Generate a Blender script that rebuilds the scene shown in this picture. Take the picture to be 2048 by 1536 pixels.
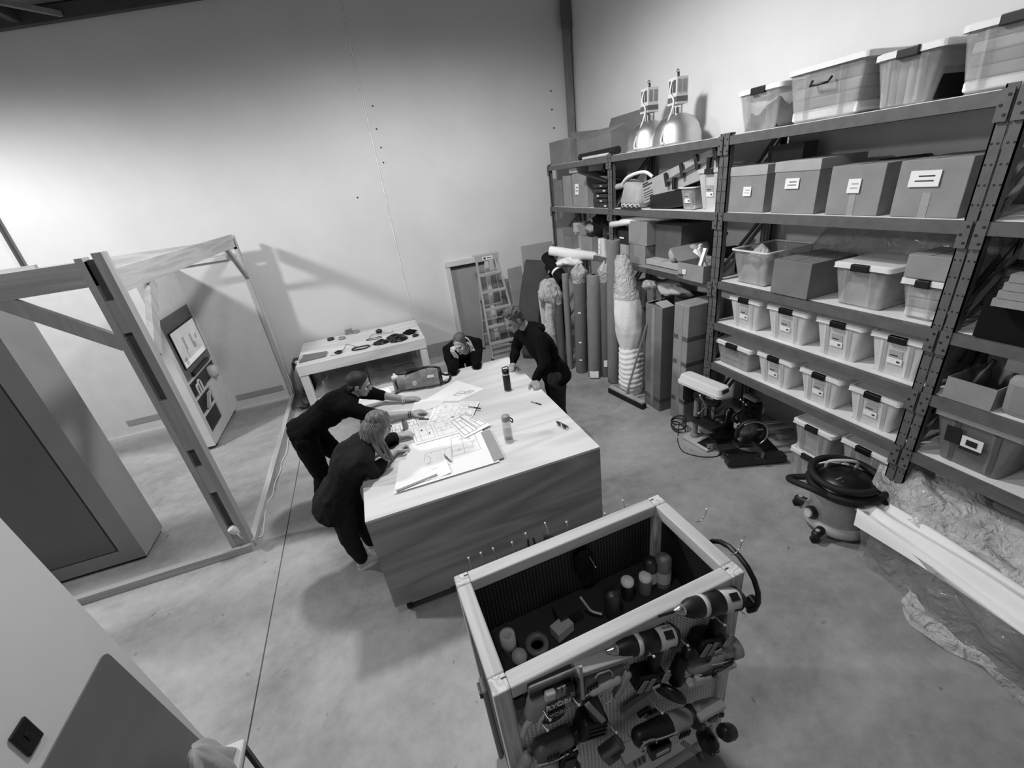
import bpy, bmesh, math, random
from mathutils import Vector, Matrix, Euler
random.seed(7)
for o in list(bpy.data.objects): bpy.data.objects.remove(o, do_unlink=True)
SC = bpy.context.scene
COL = SC.collection
PI = math.pi
def lin(v): return v/12.92 if v <= .04045 else ((v+.055)/1.055)**2.4

# ---------------------------------------------------------------- camera, sky, lights, exposure
CR = ((0.93579109, 0.2481073, -0.25047515), (-0.33070731, 0.37153287, -0.86752291), (-0.12217902, 0.89465418, 0.42972804))
FPX = 858.8
CAM = Vector((0, 0, 2.85))
cd = bpy.data.cameras.new('camera'); cam = bpy.data.objects.new('camera', cd); COL.objects.link(cam)
cd.sensor_fit = 'HORIZONTAL'; cd.sensor_width = 36; cd.lens = FPX/2048*36; cd.clip_start = .02
cam.matrix_world = Matrix.Translation(CAM) @ Matrix(CR).to_4x4()
SC.camera = cam
SC.view_settings.view_transform = 'Standard'; SC.view_settings.look = 'None'
SC.view_settings.exposure = -0.08; SC.view_settings.gamma = 1; SC.view_settings.use_curve_mapping = False
w = bpy.data.worlds.new('world'); SC.world = w; w.use_nodes = True
w.node_tree.nodes['Background'].inputs[0].default_value = (.5, .5, .5, 1)
w.node_tree.nodes['Background'].inputs[1].default_value = .22
def high_bay_or_fill(loc, power, size=165, blend=.35, rad=.22, aim=(0, 0, -1)):
    l = bpy.data.lights.new('high_bay_or_fill_light', 'SPOT'); l.energy = power; l.spot_size = math.radians(size); l.spot_blend = blend
    l.shadow_soft_size = rad
    o = bpy.data.objects.new('high_bay_or_fill_light', l); COL.objects.link(o); o.location = loc
    o.rotation_euler = Vector(aim).to_track_quat('-Z', 'Y').to_euler()
    return o
high_bay_or_fill((-5.0, 4.4, 4.8), 800, 176, .4)
high_bay_or_fill((.9, 3.95, 5.1), 530, 176, .5)
high_bay_or_fill((-.3, .5, 5.3), 160, 174, .6)  # added unseen fill lamp, brightens near floor, near wall and cart front

# ---------------------------------------------------------------- helpers
def at(px, py, ax, v):
    d = Matrix(CR) @ Vector(((px-1024)/FPX, -(py-768)/FPX, -1))
    i = 'XYZ'.index(ax); t = (v-CAM[i])/d[i]
    return CAM + d*t
def link(name, me, parent=None, mat=None):
    o = bpy.data.objects.new(name, me); COL.objects.link(o)
    if parent: o.parent = parent
    if mat: me.materials.clear(); me.materials.append(mat)
    return o
def tag(o, label, cat, group=None, kind=None):
    if label: o['label'] = label
    if cat: o['category'] = cat
    if group: o['group'] = group
    if kind: o['kind'] = kind
    return o
def T(name, label, cat, loc=(0, 0, 0), rz=0, group=None, rot=None):
    o = bpy.data.objects.new(name, None); COL.objects.link(o); o.location = loc; o.empty_display_size = .1
    o.rotation_euler = rot if rot else (0, 0, rz)
    return tag(o, label, cat, group)
def kids(o): return [c for c in bpy.data.objects if c.parent == o]
def dup(o, loc=None, rz=None, label=None, parent=None):
    c = o.copy(); COL.objects.link(c)
    if parent: c.parent = parent
    if loc is not None: c.location = loc
    if rz is not None: c.rotation_euler = (0, 0, rz)
    if label: c['label'] = label
    for k in list(o.children): dup(k, parent=c)
    return c
def axes(d):
    d = Vector(d).normalized(); a = Vector((0, 0, 1)) if abs(d.z) < .9 else Vector((1, 0, 0))
    u = a.cross(d).normalized(); return u, d.cross(u), d
class MB:
    def __init__(s): s.v = []; s.f = []; s.sm = []; s.M = Matrix.Identity(4)
    def add(s, vs, fs, smooth=False):
        n = len(s.v); s.v += [tuple(s.M @ Vector(q)) for q in vs]
        s.f += [tuple(i+n for i in f) for f in fs]; s.sm += [smooth]*len(fs); return s
    def box(s, x0, x1, y0, y1, z0, z1, b=0):
        if b <= 0:
            return s.add([(x, y, z) for x in (x0, x1) for y in (y0, y1) for z in (z0, z1)],
                         [(0, 1, 3, 2), (4, 6, 7, 5), (0, 4, 5, 1), (2, 3, 7, 6), (0, 2, 6, 4), (1, 5, 7, 3)])
        bm = bmesh.new(); bmesh.ops.create_cube(bm, size=1)
        for q in bm.verts: q.co = Vector((x0+(q.co.x+.5)*(x1-x0), y0+(q.co.y+.5)*(y1-y0), z0+(q.co.z+.5)*(z1-z0)))
        b = min(b, .45*min(abs(x1-x0), abs(y1-y0), abs(z1-z0)))
        bmesh.ops.bevel(bm, geom=bm.edges[:], offset=b, segments=2, affect='EDGES', profile=.5)
        return s.bm(bm)
    def bm(s, bm, smooth=False):
        bm.verts.index_update(); s.add([q.co[:] for q in bm.verts], [[q.index for q in f.verts] for f in bm.faces], smooth); bm.free(); return s
    def obox(s, c, size, rot=(0, 0, 0), b=0):
        m = s.M; s.M = m @ Matrix.Translation(c) @ Euler(rot).to_matrix().to_4x4()
        x, y, z = (q/2 for q in size); s.box(-x, x, -y, y, -z, z, b); s.M = m; return s
    def bar(s, a, b, wd, ht, up=(0, 0, 1)):        # rectangular bar from a to b
        a, b = Vector(a), Vector(b); d = (b-a).normalized(); u = Vector(up).cross(d)
        if u.length < 1e-4: u = Vector((1, 0, 0)).cross(d)
        u.normalize(); n = d.cross(u); vs = []
        for p in (a, b):
            for i, j in ((-1, -1), (1, -1), (1, 1), (-1, 1)): vs.append(p+u*wd/2*i+n*ht/2*j)
        return s.add(vs, [(3, 2, 1, 0), (4, 5, 6, 7), (0, 1, 5, 4), (1, 2, 6, 5), (2, 3, 7, 6), (3, 0, 4, 7)])
    def cone(s, a, b, r0, r1=None, n=16, caps=True, smooth=True):
        r1 = r0 if r1 is None else r1; a, b = Vector(a), Vector(b); u, w_, d = axes(b-a); vs = []
        for p, r in ((a, r0), (b, r1)):
            for i in range(n): t = 2*PI*i/n; vs.append(p+u*r*math.cos(t)+w_*r*math.sin(t))
        s.add(vs, [(i, (i+1) % n, n+(i+1) % n, n+i) for i in range(n)], smooth)
        if caps: s.add(vs, [tuple(range(n-1, -1, -1)), tuple(range(n, 2*n))])
        return s
    def lathe(s, prof, n=20, c=(0, 0, 0), d=(0, 0, 1), smooth=True, sx=1, sy=1):   # prof: (radius, height)
        u, w_, d = axes(d); c = Vector(c); vs = []
        if abs(d.z) > .99: u, w_ = Vector((1, 0, 0)), Vector((0, 1, 0))*(1 if d.z > 0 else -1)
        for r, h in prof:
            for i in range(n): t = 2*PI*i/n; vs.append(c+u*r*sx*math.cos(t)+w_*r*sy*math.sin(t)+d*h)
        fs = []
        for k in range(len(prof)-1):
            for i in range(n): fs.append((k*n+i, k*n+(i+1) % n, (k+1)*n+(i+1) % n, (k+1)*n+i))
        s.add(vs, fs, smooth)
        for k, rev in ((0, True), (len(prof)-1, False)):
            if prof[k][0] > 1e-5:
                q = list(range(k*n, k*n+n)); s.add(vs, [tuple(q[::-1] if rev else q)])
        return s
    def tube(s, pts, r, n=8, closed=False, rr=None):
        pts = [Vector(p) for p in pts]; N = len(pts); vs = []; u = None
        for i, p in enumerate(pts):
            a = pts[i-1] if (i > 0 or closed) else p; b = pts[(i+1) % N] if (i < N-1 or closed) else p
            d = (b-a).normalized()
            if u is None: u, w_, d = axes(d)
            else:
                u = (u-d*u.dot(d)).normalized(); w_ = d.cross(u)
            q = rr[i] if rr else r
            for k in range(n): t = 2*PI*k/n; vs.append(p+u*q*math.cos(t)+w_*q*math.sin(t))
        m = N if closed else N-1
        s.add(vs, [(i*n+k, i*n+(k+1) % n, ((i+1) % N)*n+(k+1) % n, ((i+1) % N)*n+k) for i in range(m) for k in range(n)], True)
        if not closed: s.add(vs, [tuple(range(n-1, -1, -1)), tuple(range((N-1)*n, N*n))])
        return s
    def prism(s, poly, a, b, ax='Z', smooth=False):   # polygon extruded along an axis
        def P(x, y, h): return (x, y, h) if ax == 'Z' else ((x, h, y) if ax == 'Y' else (h, x, y))
        n = len(poly); vs = [P(x, y, a) for x, y in poly]+[P(x, y, b) for x, y in poly]
        s.add(vs, [tuple(range(n-1, -1, -1)), tuple(range(n, 2*n))])
        return s.add(vs, [(i, (i+1) % n, n+(i+1) % n, n+i) for i in range(n)], smooth)
    def ell(s, c, r, rot=(0, 0, 0), n=16, m=10):
        R = Euler(rot).to_matrix() if not isinstance(rot, Matrix) else rot
        c = Vector(c); vs = []; fs = []
        for j in range(m+1):
            ph = PI*j/m
            for i in range(n):
                t = 2*PI*i/n; vs.append(c+R @ Vector((r[0]*math.sin(ph)*math.cos(t), r[1]*math.sin(ph)*math.sin(t), -r[2]*math.cos(ph))))
        for j in range(m):
            for i in range(n): fs.append((j*n+i, j*n+(i+1) % n, (j+1)*n+(i+1) % n, (j+1)*n+i))
        return s.add(vs, fs, True)
    def hull(s, parts, n=12, m=8):      # convex hull of ellipsoids (centre, radii[, rot])
        bm = bmesh.new()
        for p in parts:
            c, r = p[0], p[1]; r = (r, r, r) if isinstance(r, (int, float)) else r
            q = MB().ell(c, r, p[2] if len(p) > 2 else (0, 0, 0), n, m)
            for x in q.v: bm.verts.new(x)
        bmesh.ops.remove_doubles(bm, verts=bm.verts[:], dist=1e-5)
        h = bmesh.ops.convex_hull(bm, input=bm.verts[:])
        dead = [e for e in h['geom_interior']+h['geom_unused'] if isinstance(e, bmesh.types.BMVert)]
        bmesh.ops.delete(bm, geom=list(set(dead)), context='VERTS')
        return s.bm(bm, True)
    def chain(s, pts, rs):
        for i in range(len(pts)-1): s.hull([(pts[i], rs[i]), (pts[i+1], rs[i+1])])
        return s
    def grid(s, fn, nu, nv, smooth=True):
        vs = [fn(i/nu, j/nv) for j in range(nv+1) for i in range(nu+1)]
        return s.add(vs, [(j*(nu+1)+i, j*(nu+1)+i+1, (j+1)*(nu+1)+i+1, (j+1)*(nu+1)+i) for j in range(nv) for i in range(nu)], smooth)
    def mesh(s, name):
        me = bpy.data.meshes.new(name); me.from_pydata(s.v, [], s.f); me.polygons.foreach_set('use_smooth', s.sm); me.update(); return me
    def build(s, name, mat, parent=None, label=None):
        o = link(name, s.mesh(name), parent, mat)
        if label: o['label'] = label
        return o
def thing1(name, label, cat, mb, mat, group=None, loc=None):   # a thing that is one mesh
    o = mb.build(name, mat)
    if loc: o.location = loc
    return tag(o, label, cat, group)
def struct(name, mb, mat, parent=None):
    o = mb.build(name, mat, parent)
    if not parent: o['kind'] = 'structure'
    return o
def box_part(name, mat, parent, *a, b=0, label=None): return MB().box(*a, b=b).build(name, mat, parent, label)

# ---------------------------------------------------------------- materials (the photograph is black and white)
def nodes(name):
    m = bpy.data.materials.new(name); m.use_nodes = True; nt = m.node_tree
    return m, nt, nt.nodes['Principled BSDF']
def N(nt, t, **k):
    n = nt.nodes.new(t)
    for a, b in k.items():
        if a in n.inputs: n.inputs[a].default_value = b
        else: setattr(n, a, b)
    return n
def mapped(nt, sc, loc=(0, 0, 0)):
    c = N(nt, 'ShaderNodeTexCoord'); mp = N(nt, 'ShaderNodeMapping'); mp.inputs['Scale'].default_value = sc; mp.inputs['Location'].default_value = loc
    nt.links.new(c.outputs['Object'], mp.inputs[0]); return mp.outputs[0]
def M(name, v, rough=.6, metal=0, amt=.06, scale=6, stretch=(1, 1, 1), bump=0, bscale=60, spec=.5, coat=0, v2=None, detail=4):
    m, nt, p = nodes(name); L = nt.links.new
    co = mapped(nt, stretch)
    n = N(nt, 'ShaderNodeTexNoise', Scale=scale, Detail=detail, Roughness=.6); L(co, n.inputs['Vector'])
    r = N(nt, 'ShaderNodeMapRange'); r.inputs['From Min'].default_value = .3; r.inputs['From Max'].default_value = .7
    a, b = (lin(max(.004, v*(1-amt))), lin(min(.98, v*(1+amt)))) if v2 is None else (lin(v2), lin(v))
    r.inputs['To Min'].default_value = a; r.inputs['To Max'].default_value = b
    L(n.outputs[0], r.inputs[0]); L(r.outputs[0], p.inputs['Base Color'])
    p.inputs['Roughness'].default_value = rough; p.inputs['Metallic'].default_value = metal; p.inputs['Specular IOR Level'].default_value = spec
    p.inputs['Coat Weight'].default_value = coat
    if bump:
        q = N(nt, 'ShaderNodeTexNoise', Scale=bscale, Detail=3); L(co, q.inputs['Vector'])
        bp = N(nt, 'ShaderNodeBump'); bp.inputs['Strength'].default_value = bump; bp.inputs['Distance'].default_value = .01
        L(q.outputs[0], bp.inputs['Height']); L(bp.outputs[0], p.inputs['Normal'])
    return m
def wood(name, light, dark, axis=0, sc=1.0, rings=7, rough=.55, fine=.5):
    m, nt, p = nodes(name); L = nt.links.new
    st = [2.6*sc]*3; st[axis] = (.38 if sc < 2 else .16)*sc
    co = mapped(nt, st)
    n = N(nt, 'ShaderNodeTexNoise', Scale=1.0, Detail=2, Roughness=.45, Distortion=.4); L(co, n.inputs['Vector'])
    mu = N(nt, 'ShaderNodeMath', operation='MULTIPLY'); mu.inputs[1].default_value = rings; L(n.outputs[0], mu.inputs[0])
    pp = N(nt, 'ShaderNodeMath', operation='PINGPONG'); pp.inputs[1].default_value = .5; L(mu.outputs[0], pp.inputs[0])
    sf = [60*sc]*3; sf[axis] = 2*sc
    n2 = N(nt, 'ShaderNodeTexNoise', Scale=1.0, Detail=2); L(mapped(nt, sf), n2.inputs['Vector'])
    m2 = N(nt, 'ShaderNodeMath', operation='MULTIPLY_ADD'); m2.inputs[1].default_value = fine; L(n2.outputs[0], m2.inputs[0]); L(pp.outputs[0], m2.inputs[2])
    r = N(nt, 'ShaderNodeMapRange'); r.inputs['From Min'].default_value = fine*.5; r.inputs['From Max'].default_value = .5+fine*.5
    r.inputs['To Min'].default_value = lin(dark); r.inputs['To Max'].default_value = lin(light)
    L(m2.outputs[0], r.inputs[0]); L(r.outputs[0], p.inputs['Base Color']); p.inputs['Roughness'].default_value = rough
    return m
def film(name, v, clear=.6, rough=.15, bump=.6, bscale=9, gloss=.35):   # see-through plastic: part lets light through, part scatters
    m, nt, p = nodes(name); L = nt.links.new
    p.inputs['Base Color'].default_value = (lin(v),)*3+(1,); p.inputs['Roughness'].default_value = rough; p.inputs['Specular IOR Level'].default_value = gloss*2
    t = N(nt, 'ShaderNodeBsdfTransparent'); t.inputs[0].default_value = (.93, .93, .93, 1)
    mx = N(nt, 'ShaderNodeMixShader'); n = N(nt, 'ShaderNodeTexNoise', Scale=bscale*.7, Detail=3); L(mapped(nt, (1, 1, 1)), n.inputs['Vector'])
    r = N(nt, 'ShaderNodeMapRange'); r.inputs['From Min'].default_value = .3; r.inputs['From Max'].default_value = .7
    r.inputs['To Min'].default_value = max(0, 1-clear-.15); r.inputs['To Max'].default_value = min(1, 1-clear+.15); L(n.outputs[0], r.inputs[0])
    L(r.outputs[0], mx.inputs[0]); L(t.outputs[0], mx.inputs[1]); L(p.outputs[0], mx.inputs[2])
    if bump:
        q = N(nt, 'ShaderNodeTexNoise', Scale=bscale, Detail=4, Distortion=1.5); L(mapped(nt, (1, 1, 1)), q.inputs['Vector'])
        bp = N(nt, 'ShaderNodeBump'); bp.inputs['Strength'].default_value = bump; bp.inputs['Distance'].default_value = .05
        L(q.outputs[0], bp.inputs['Height']); L(bp.outputs[0], p.inputs['Normal'])
    L(mx.outputs[0], nt.nodes['Material Output'].inputs[0]); return m
def emit(name, v, amt=.3, scale=4):
    m, nt, p = nodes(name); L = nt.links.new
    n = N(nt, 'ShaderNodeTexNoise', Scale=scale, Detail=4); L(mapped(nt, (1, 1, 1)), n.inputs['Vector'])
    r = N(nt, 'ShaderNodeMapRange'); r.inputs['To Min'].default_value = v*(1-amt); r.inputs['To Max'].default_value = v*(1+amt); L(n.outputs[0], r.inputs[0])
    p.inputs['Base Color'].default_value = (.02, .02, .02, 1); L(r.outputs[0], p.inputs['Emission Color']); p.inputs['Emission Strength'].default_value = 1
    return m
def concrete():
    m, nt, p = nodes('concrete'); L = nt.links.new
    a = N(nt, 'ShaderNodeTexNoise', Scale=.55, Detail=7, Roughness=.6, Distortion=.6); L(mapped(nt, (1, 1.7, 1)), a.inputs['Vector'])
    b = N(nt, 'ShaderNodeTexNoise', Scale=9, Detail=6, Roughness=.7); L(mapped(nt, (1, 1, 1)), b.inputs['Vector'])
    c = N(nt, 'ShaderNodeMath', operation='MULTIPLY_ADD'); c.inputs[1].default_value = .35; L(b.outputs[0], c.inputs[0]); L(a.outputs[0], c.inputs[2])
    r = N(nt, 'ShaderNodeMapRange'); r.inputs['From Min'].default_value = .45; r.inputs['From Max'].default_value = .9
    r.inputs['To Min'].default_value = lin(.47); r.inputs['To Max'].default_value = lin(.73); L(c.outputs[0], r.inputs[0])
    # small dark spots and scuffs
    v = N(nt, 'ShaderNodeTexNoise', Scale=16, Detail=2); L(mapped(nt, (1, .7, 1), (3, 1, 0)), v.inputs['Vector'])
    s = N(nt, 'ShaderNodeMapRange'); s.inputs['From Min'].default_value = .70; s.inputs['From Max'].default_value = .76; s.inputs['To Min'].default_value = 1; s.inputs['To Max'].default_value = .55
    L(v.outputs[0], s.inputs[0]); mu = N(nt, 'ShaderNodeMath', operation='MULTIPLY'); L(r.outputs[0], mu.inputs[0]); L(s.outputs[0], mu.inputs[1])
    L(mu.outputs[0], p.inputs['Base Color'])
    rr = N(nt, 'ShaderNodeMapRange'); rr.inputs['To Min'].default_value = .32; rr.inputs['To Max'].default_value = .6; L(a.outputs[0], rr.inputs[0]); L(rr.outputs[0], p.inputs['Roughness'])
    bp = N(nt, 'ShaderNodeBump'); bp.inputs['Strength'].default_value = .08; bp.inputs['Distance'].default_value = .01; L(b.outputs[0], bp.inputs['Height']); L(bp.outputs[0], p.inputs['Normal'])
    return m
K = dict(
 concrete=concrete(), wall=M('white_paint', .84, .85, amt=.02, scale=1.2, bump=.06, bscale=25), roof=M('roof_sheet', .50, .6), steel_dark=M('dark_steel', .26, .5),
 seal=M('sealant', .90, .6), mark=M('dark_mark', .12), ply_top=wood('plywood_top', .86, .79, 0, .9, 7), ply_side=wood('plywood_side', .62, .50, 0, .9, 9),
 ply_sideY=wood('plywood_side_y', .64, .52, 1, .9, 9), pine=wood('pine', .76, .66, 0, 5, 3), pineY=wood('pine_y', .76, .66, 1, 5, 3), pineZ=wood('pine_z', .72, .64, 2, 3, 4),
 pineEnd=wood('pine_end', .84, .66, 2, 7, 5), birch=wood('pale_ply', .88, .80, 0, 1.2, 5), birchZ=wood('pale_ply_z', .86, .78, 2, 1.2, 5),
 white=M('white_laminate', .86, .4, amt=.02), offwhite=M('offwhite_panel', .80, .6, amt=.02), grey=M('grey_laminate', .58, .5, amt=.02), greyD=M('dark_grey_laminate', .42, .4, amt=.03),
 grey_mid=M('mid_grey', .50, .6), grey_light=M('light_grey', .66, .6, amt=.04), black=M('black_plastic', .05, .35, amt=.2), blackM=M('black_matt', .045, .8, amt=.2, spec=.2), dark=M('dark_plastic', .12, .4, amt=.12),
 rack=M('rack_steel', .36, .5, amt=.08, scale=12), rackD=M('rack_hole', .08), shelf=M('white_shelf_board', .90, .5, amt=.02),
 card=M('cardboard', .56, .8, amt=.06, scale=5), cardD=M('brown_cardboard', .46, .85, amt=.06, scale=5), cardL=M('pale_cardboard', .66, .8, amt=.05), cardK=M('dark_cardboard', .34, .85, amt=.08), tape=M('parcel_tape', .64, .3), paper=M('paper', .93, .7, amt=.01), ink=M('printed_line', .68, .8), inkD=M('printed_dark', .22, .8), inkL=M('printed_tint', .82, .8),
 chrome=M('bright_metal', .80, .22, 1, amt=.03), alu=M('aluminium', .80, .42, 1, amt=.04), ladder=M('ladder_metal', .74, .35, .25, amt=.04), steel=M('steel', .55, .35, 1, amt=.08), brass=M('dull_metal', .45, .45, 1),
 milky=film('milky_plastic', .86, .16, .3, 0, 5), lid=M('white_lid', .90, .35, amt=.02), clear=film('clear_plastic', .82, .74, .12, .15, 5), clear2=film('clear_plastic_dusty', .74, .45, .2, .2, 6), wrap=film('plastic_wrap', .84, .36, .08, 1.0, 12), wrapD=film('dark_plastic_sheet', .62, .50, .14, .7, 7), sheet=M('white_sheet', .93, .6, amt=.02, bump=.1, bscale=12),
 glass=film('bottle_clear', .80, .66, .08, 0, 5, .6), rub=M('rubber', .06, .7), foam=M('white_foam', .88, .8, amt=.03, bump=.3, bscale=30), felt=M('grey_roll', .47, .85, amt=.05), feltD=M('dark_roll', .38, .85, amt=.06), feltK=M('black_roll', .05, .8, spec=.2), matt=M('dark_mat', .25, .85, amt=.08), cloth=M('grey_cloth', .70, .9, amt=.05, bump=.3, bscale=40), toolgrey=M('tool_shell', .56, .45, amt=.05), tooldark=M('tool_dark', .07, .5, amt=.15), toolmid=M('tool_mid', .36, .45, amt=.08), toollight=M('tool_light', .72, .4), peg=M('pegboard', .88, .55, amt=.03), pegShade=M('pegboard_shaded', .08, .6, amt=.06))  # the cart interior's deep shade is put into the final pegboard colour
# ---------------------------------------------------------------- the room
g = .005
mb = MB()
prof = [(-9, 0), (-1.38-g, 0), (-1.38-g, -.02), (-1.38+g, -.02), (-1.38+g, 0), (4.0, 0)]
vs = [(x, y, z) for y in (-4, 7.75) for x, z in prof]; n = len(prof)
mb.add(vs, [(i, i+1, n+i+1, n+i) for i in range(n-1)])
mb.box(-9, 4, -4, 7.75, -.12, -.03)
struct('floor', mb, K['concrete'])
WB = MB().box(-9, .548, 7.70, 7.85, -.05, 6.4).box(.572, 4.1, 7.70, 7.85, -.05, 6.4).box(.5, .62, 7.715, 7.85, -.05, 6.4)
wb = struct('wall_back', WB, K['wall'])
MB().box(.5505, .5695, 7.694, 7.72, 0, 6.2).build('joint_sealant', K['seal'], wb)
for i, (px, py) in enumerate([(745, 212), (762, 295), (767, 325), (715, 395), (1101, 182), (1103, 219), (1107, 256), (753, 258)]):
    p = at(px, py, 'Y', 7.70); r = .012 if i not in (4, 5, 6) else .009
    h = MB().cone((p.x, 7.675 if i in (4, 5, 6) else 7.692, p.z), (p.x, 7.71, p.z), r, n=8).build('anchor_hole', K['mark'], wb)
struct('wall_right', MB().box(3.96, 4.1, -4, 7.85, -.05, 6.8), K['wall'])
struct('wall_left', MB().box(-9.1, -9, -4, 7.85, -.05, 6.4), K['wall'])
mb = MB(); zr = lambda x: 5.44+.113*(x+1.12)
mb.add([(-9, -4, zr(-9)), (4.1, -4, zr(4.1)), (4.1, 7.75, zr(4.1)), (-9, 7.75, zr(-9)), (-9, -4, zr(-9)+.05), (4.1, -4, zr(4.1)+.05), (4.1, 7.75, zr(4.1)+.05), (-9, 7.75, zr(-9)+.05)],
       [(3, 2, 1, 0), (4, 5, 6, 7), (0, 1, 5, 4), (1, 2, 6, 5), (2, 3, 7, 6), (3, 0, 4, 7)])
cl = struct('ceiling', mb, K['roof'])
MB().bar((-9, 7.60, zr(-9)-.09), (3.9, 7.60, zr(3.9)-.09), .09, .14).build('eave_beam', K['steel_dark'], cl)
for x in (-7.4, -5.3, -3.0, -.4): MB().bar((x, 7.55, zr(x)-.07), (x-.5, -3.9, zr(x)-.07), .08, .13).build('purlin', K['steel_dark'], cl)
for x in (-2.55,): MB().bar((x, 7.55, zr(x)-.12), (x-1.1, 6.4, zr(x)-.12), .05, .05).build('fly_brace', K['roof'], cl)
# steel post in the corner with its bracket, and the conduit far left
t1 = struct('trim_1', MB().box(3.82, 3.92, 7.60, 7.69, 0, 4.95), K['grey_mid'])
MB().box(3.76, 3.94, 7.585, 7.60, 4.83, 5.22).cone((3.81, 7.57, 4.92), (3.81, 7.59, 4.92), .02).cone((3.81, 7.57, 5.13), (3.81, 7.59, 5.13), .02).build('bracket', K['greyD'], t1)
struct('trim_2', MB().cone((-4.28, 7.66, 0), (-4.23, 7.66, 4.6), .022, n=10), K['steel_dark'])
# low grey door with a pale frame
d1 = struct('door_1', MB().box(1.36, 2.02, 7.675, 7.69, .02, 1.60), K['grey'])
MB().box(1.30, 1.37, 7.62, 7.70, 0, 1.60).box(2.0, 2.07, 7.62, 7.70, 0, 1.60).box(1.30, 2.07, 7.60, 7.70, 1.59, 1.67).build('door_frame', K['offwhite'], d1)
box_part('head_strip', K['steel_dark'], d1, 1.38, 2.0, 7.655, 7.68, 1.53, 1.575)
struct('baseboard_back', MB().box(.60, 1.30, 7.68, 7.70, 0, .26).box(.87, .88, 7.67, 7.69, 0, .26), K['grey'])
thing1('plaster_board', 'white board lying on the floor between bench and grey door', 'board', MB().obox((.93, 7.2, .02), (.75, .12, .04), (0, 0, .02)), K['offwhite'])
thing1('backing_board', 'tall pale grey board standing in the back corner beside the shelves', 'board', MB().obox((3.02, 7.56, .86), (.62, .02, 1.72), (-.06, 0, 0)), K['grey_light'])
thing1('backing_board', 'low grey sheet leaning on the back wall behind the ladder', 'board', MB().obox((2.36, 7.58, .6), (.56, .02, 1.2), (-.05, 0, 0)), K['grey_mid'])
# ---------------------------------------------------------------- foreground wall panel with its switch
def W(y, z, s=0): return (-1.35+s, y, z)
mb = MB(); e = [(1.755, .0), (1.64, 2.08), (1.60, 2.7), (-1.2, 2.7), (-1.2, 0)]
mb.prism(e, -1.45, -1.35, 'X')
struct('wall_front', mb, K['wall'])
y0, y1 = 1.215, 1.275
sw = T('light_switch', 'glossy black light switch on the near white wall', 'switch', (-1.35, 1.245, 1.485), 0)
MB().box(0, .011, -.034, .034, -.052, .052, b=.006).build('plate', K['black'], sw)
MB().box(.010, .014, -.008, .008, -.016, .016, b=.003).build('rocker', K['black'], sw)
mb = MB(); pts = []
for cx, cz, a in ((1.585, 1.335, 0), (.2, 1.335, 90), (.2, .40, 180), (1.672, .40, 270)):
    for k in range(5): t = math.radians(a+k*22.5); pts.append((cx+.035*math.cos(t), cz+.035*math.sin(t)))
thing1('dark_board', 'dark grey board with rounded corners on the near white wall', 'panel', mb.prism(pts, -1.3495, -1.343, 'X'), K['greyD'])
def drape(u, v):
    a = u*2*PI; r = (.10*v**.6)*(1+.16*math.sin(4*a+3*v)+.12*math.sin(7*a-5*v)*v)
    return (r*math.cos(a)*.8, r*math.sin(a)*1.15, .20-.26*v**1.5+.03*math.sin(3*a+1)*v+.02*math.sin(9*a)*v)
thing1('draped_cloth', 'crumpled pale cloth heaped by the dark rounded board', 'cloth', MB().grid(drape, 48, 20), K['cloth'], loc=(-1.235, 1.50, .58))
st = T('small_stool', 'small pale stool under the crumpled cloth at the frame edge', 'stool', (-1.22, 1.56, 0))
MB().box(-.07, .07, -.09, .09, .47, .51, b=.012).build('seat', K['offwhite'], st)
for sx in (-.055, .055):
    for sy in (-.07, .07): MB().box(sx-.01, sx+.01, sy-.01, sy+.01, 0, .47).build('leg', K['dark'], st)

# ---------------------------------------------------------------- timber frame of the mock room
tf = T('timber_frame', 'pine post and beam frame of the mock room', 'frame', (-1.67, 3.77, 0))
def B(name, mat, *a, **k): 
    x0, x1, y0, y1, z0, z1 = a; return box_part(name, K[mat], tf, x0+1.67, x1+1.67, y0-3.77, y1-3.77, z0, z1, **k)
B('post_plank', 'pineZ', -1.82, -1.775, 3.77, 3.86, .075, 2.72)
B('post_plank', 'pineZ', -1.715, -1.655, 3.77, 3.86, .075, 2.74)
for z0, z1 in ((2.18, 2.42), (1.15, 1.62), (.70, .98), (.075, .30)): B('spacer_block', 'pineZ', -1.775, -1.715, 3.778, 3.808, z0, z1)
B('channel_back_shade', 'cardK', -1.775, -1.715, 3.81, 3.855, .075, 2.70)  # dark card colour stands in for the shade deep in the channel
B('front_beam', 'pine', -5.2, -1.775, 3.775, 3.82, 2.53, 2.695)
B('side_beam', 'pineY', -1.70, -1.655, 3.86, 7.30, 2.455, 2.62)
B('rear_post', 'pineZ', -1.70, -1.655, 7.36, 7.45, .07, 2.60)
B('front_sill', 'pine', -3.9, -1.655, 3.735, 3.80, 0, .075)
B('side_sill', 'pineY', -1.70, -1.64, 3.80, 7.40, 0, .07)
B('rear_beam', 'pine', -5.2, -1.66, 7.36, 7.40, 2.42, 2.56)
B('cross_beam', 'pine', -5.2, -3.0, 5.55, 5.60, 2.52, 2.66)
def brace(a, b, wd, ht, up): 
    o = Vector((1.67, -3.77, 0)); return MB().bar(Vector(a)+o, Vector(b)+o, wd, ht, up).build('knee_brace', K['pineZ'], tf)
brace((-2.33, 3.80, 2.53), (-1.80, 3.80, 2.10), .10, .045, (0, 1, 0))
brace((-1.68, 4.34, 2.46), (-1.68, 3.86, 1.98), .10, .045, (1, 0, 0))
brace((-1.68, 6.78, 2.56), (-1.68, 7.42, 1.98), .07, .045, (1, 0, 0))
wp = T('white_panel_wall', 'white panel wall closing the back of the mock room', 'panel wall', (-1.64, 7.42, 0))
MB().box(-3.2, 0, -.02, .06, .0, 2.30).build('panel', K['offwhite'], wp)
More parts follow.
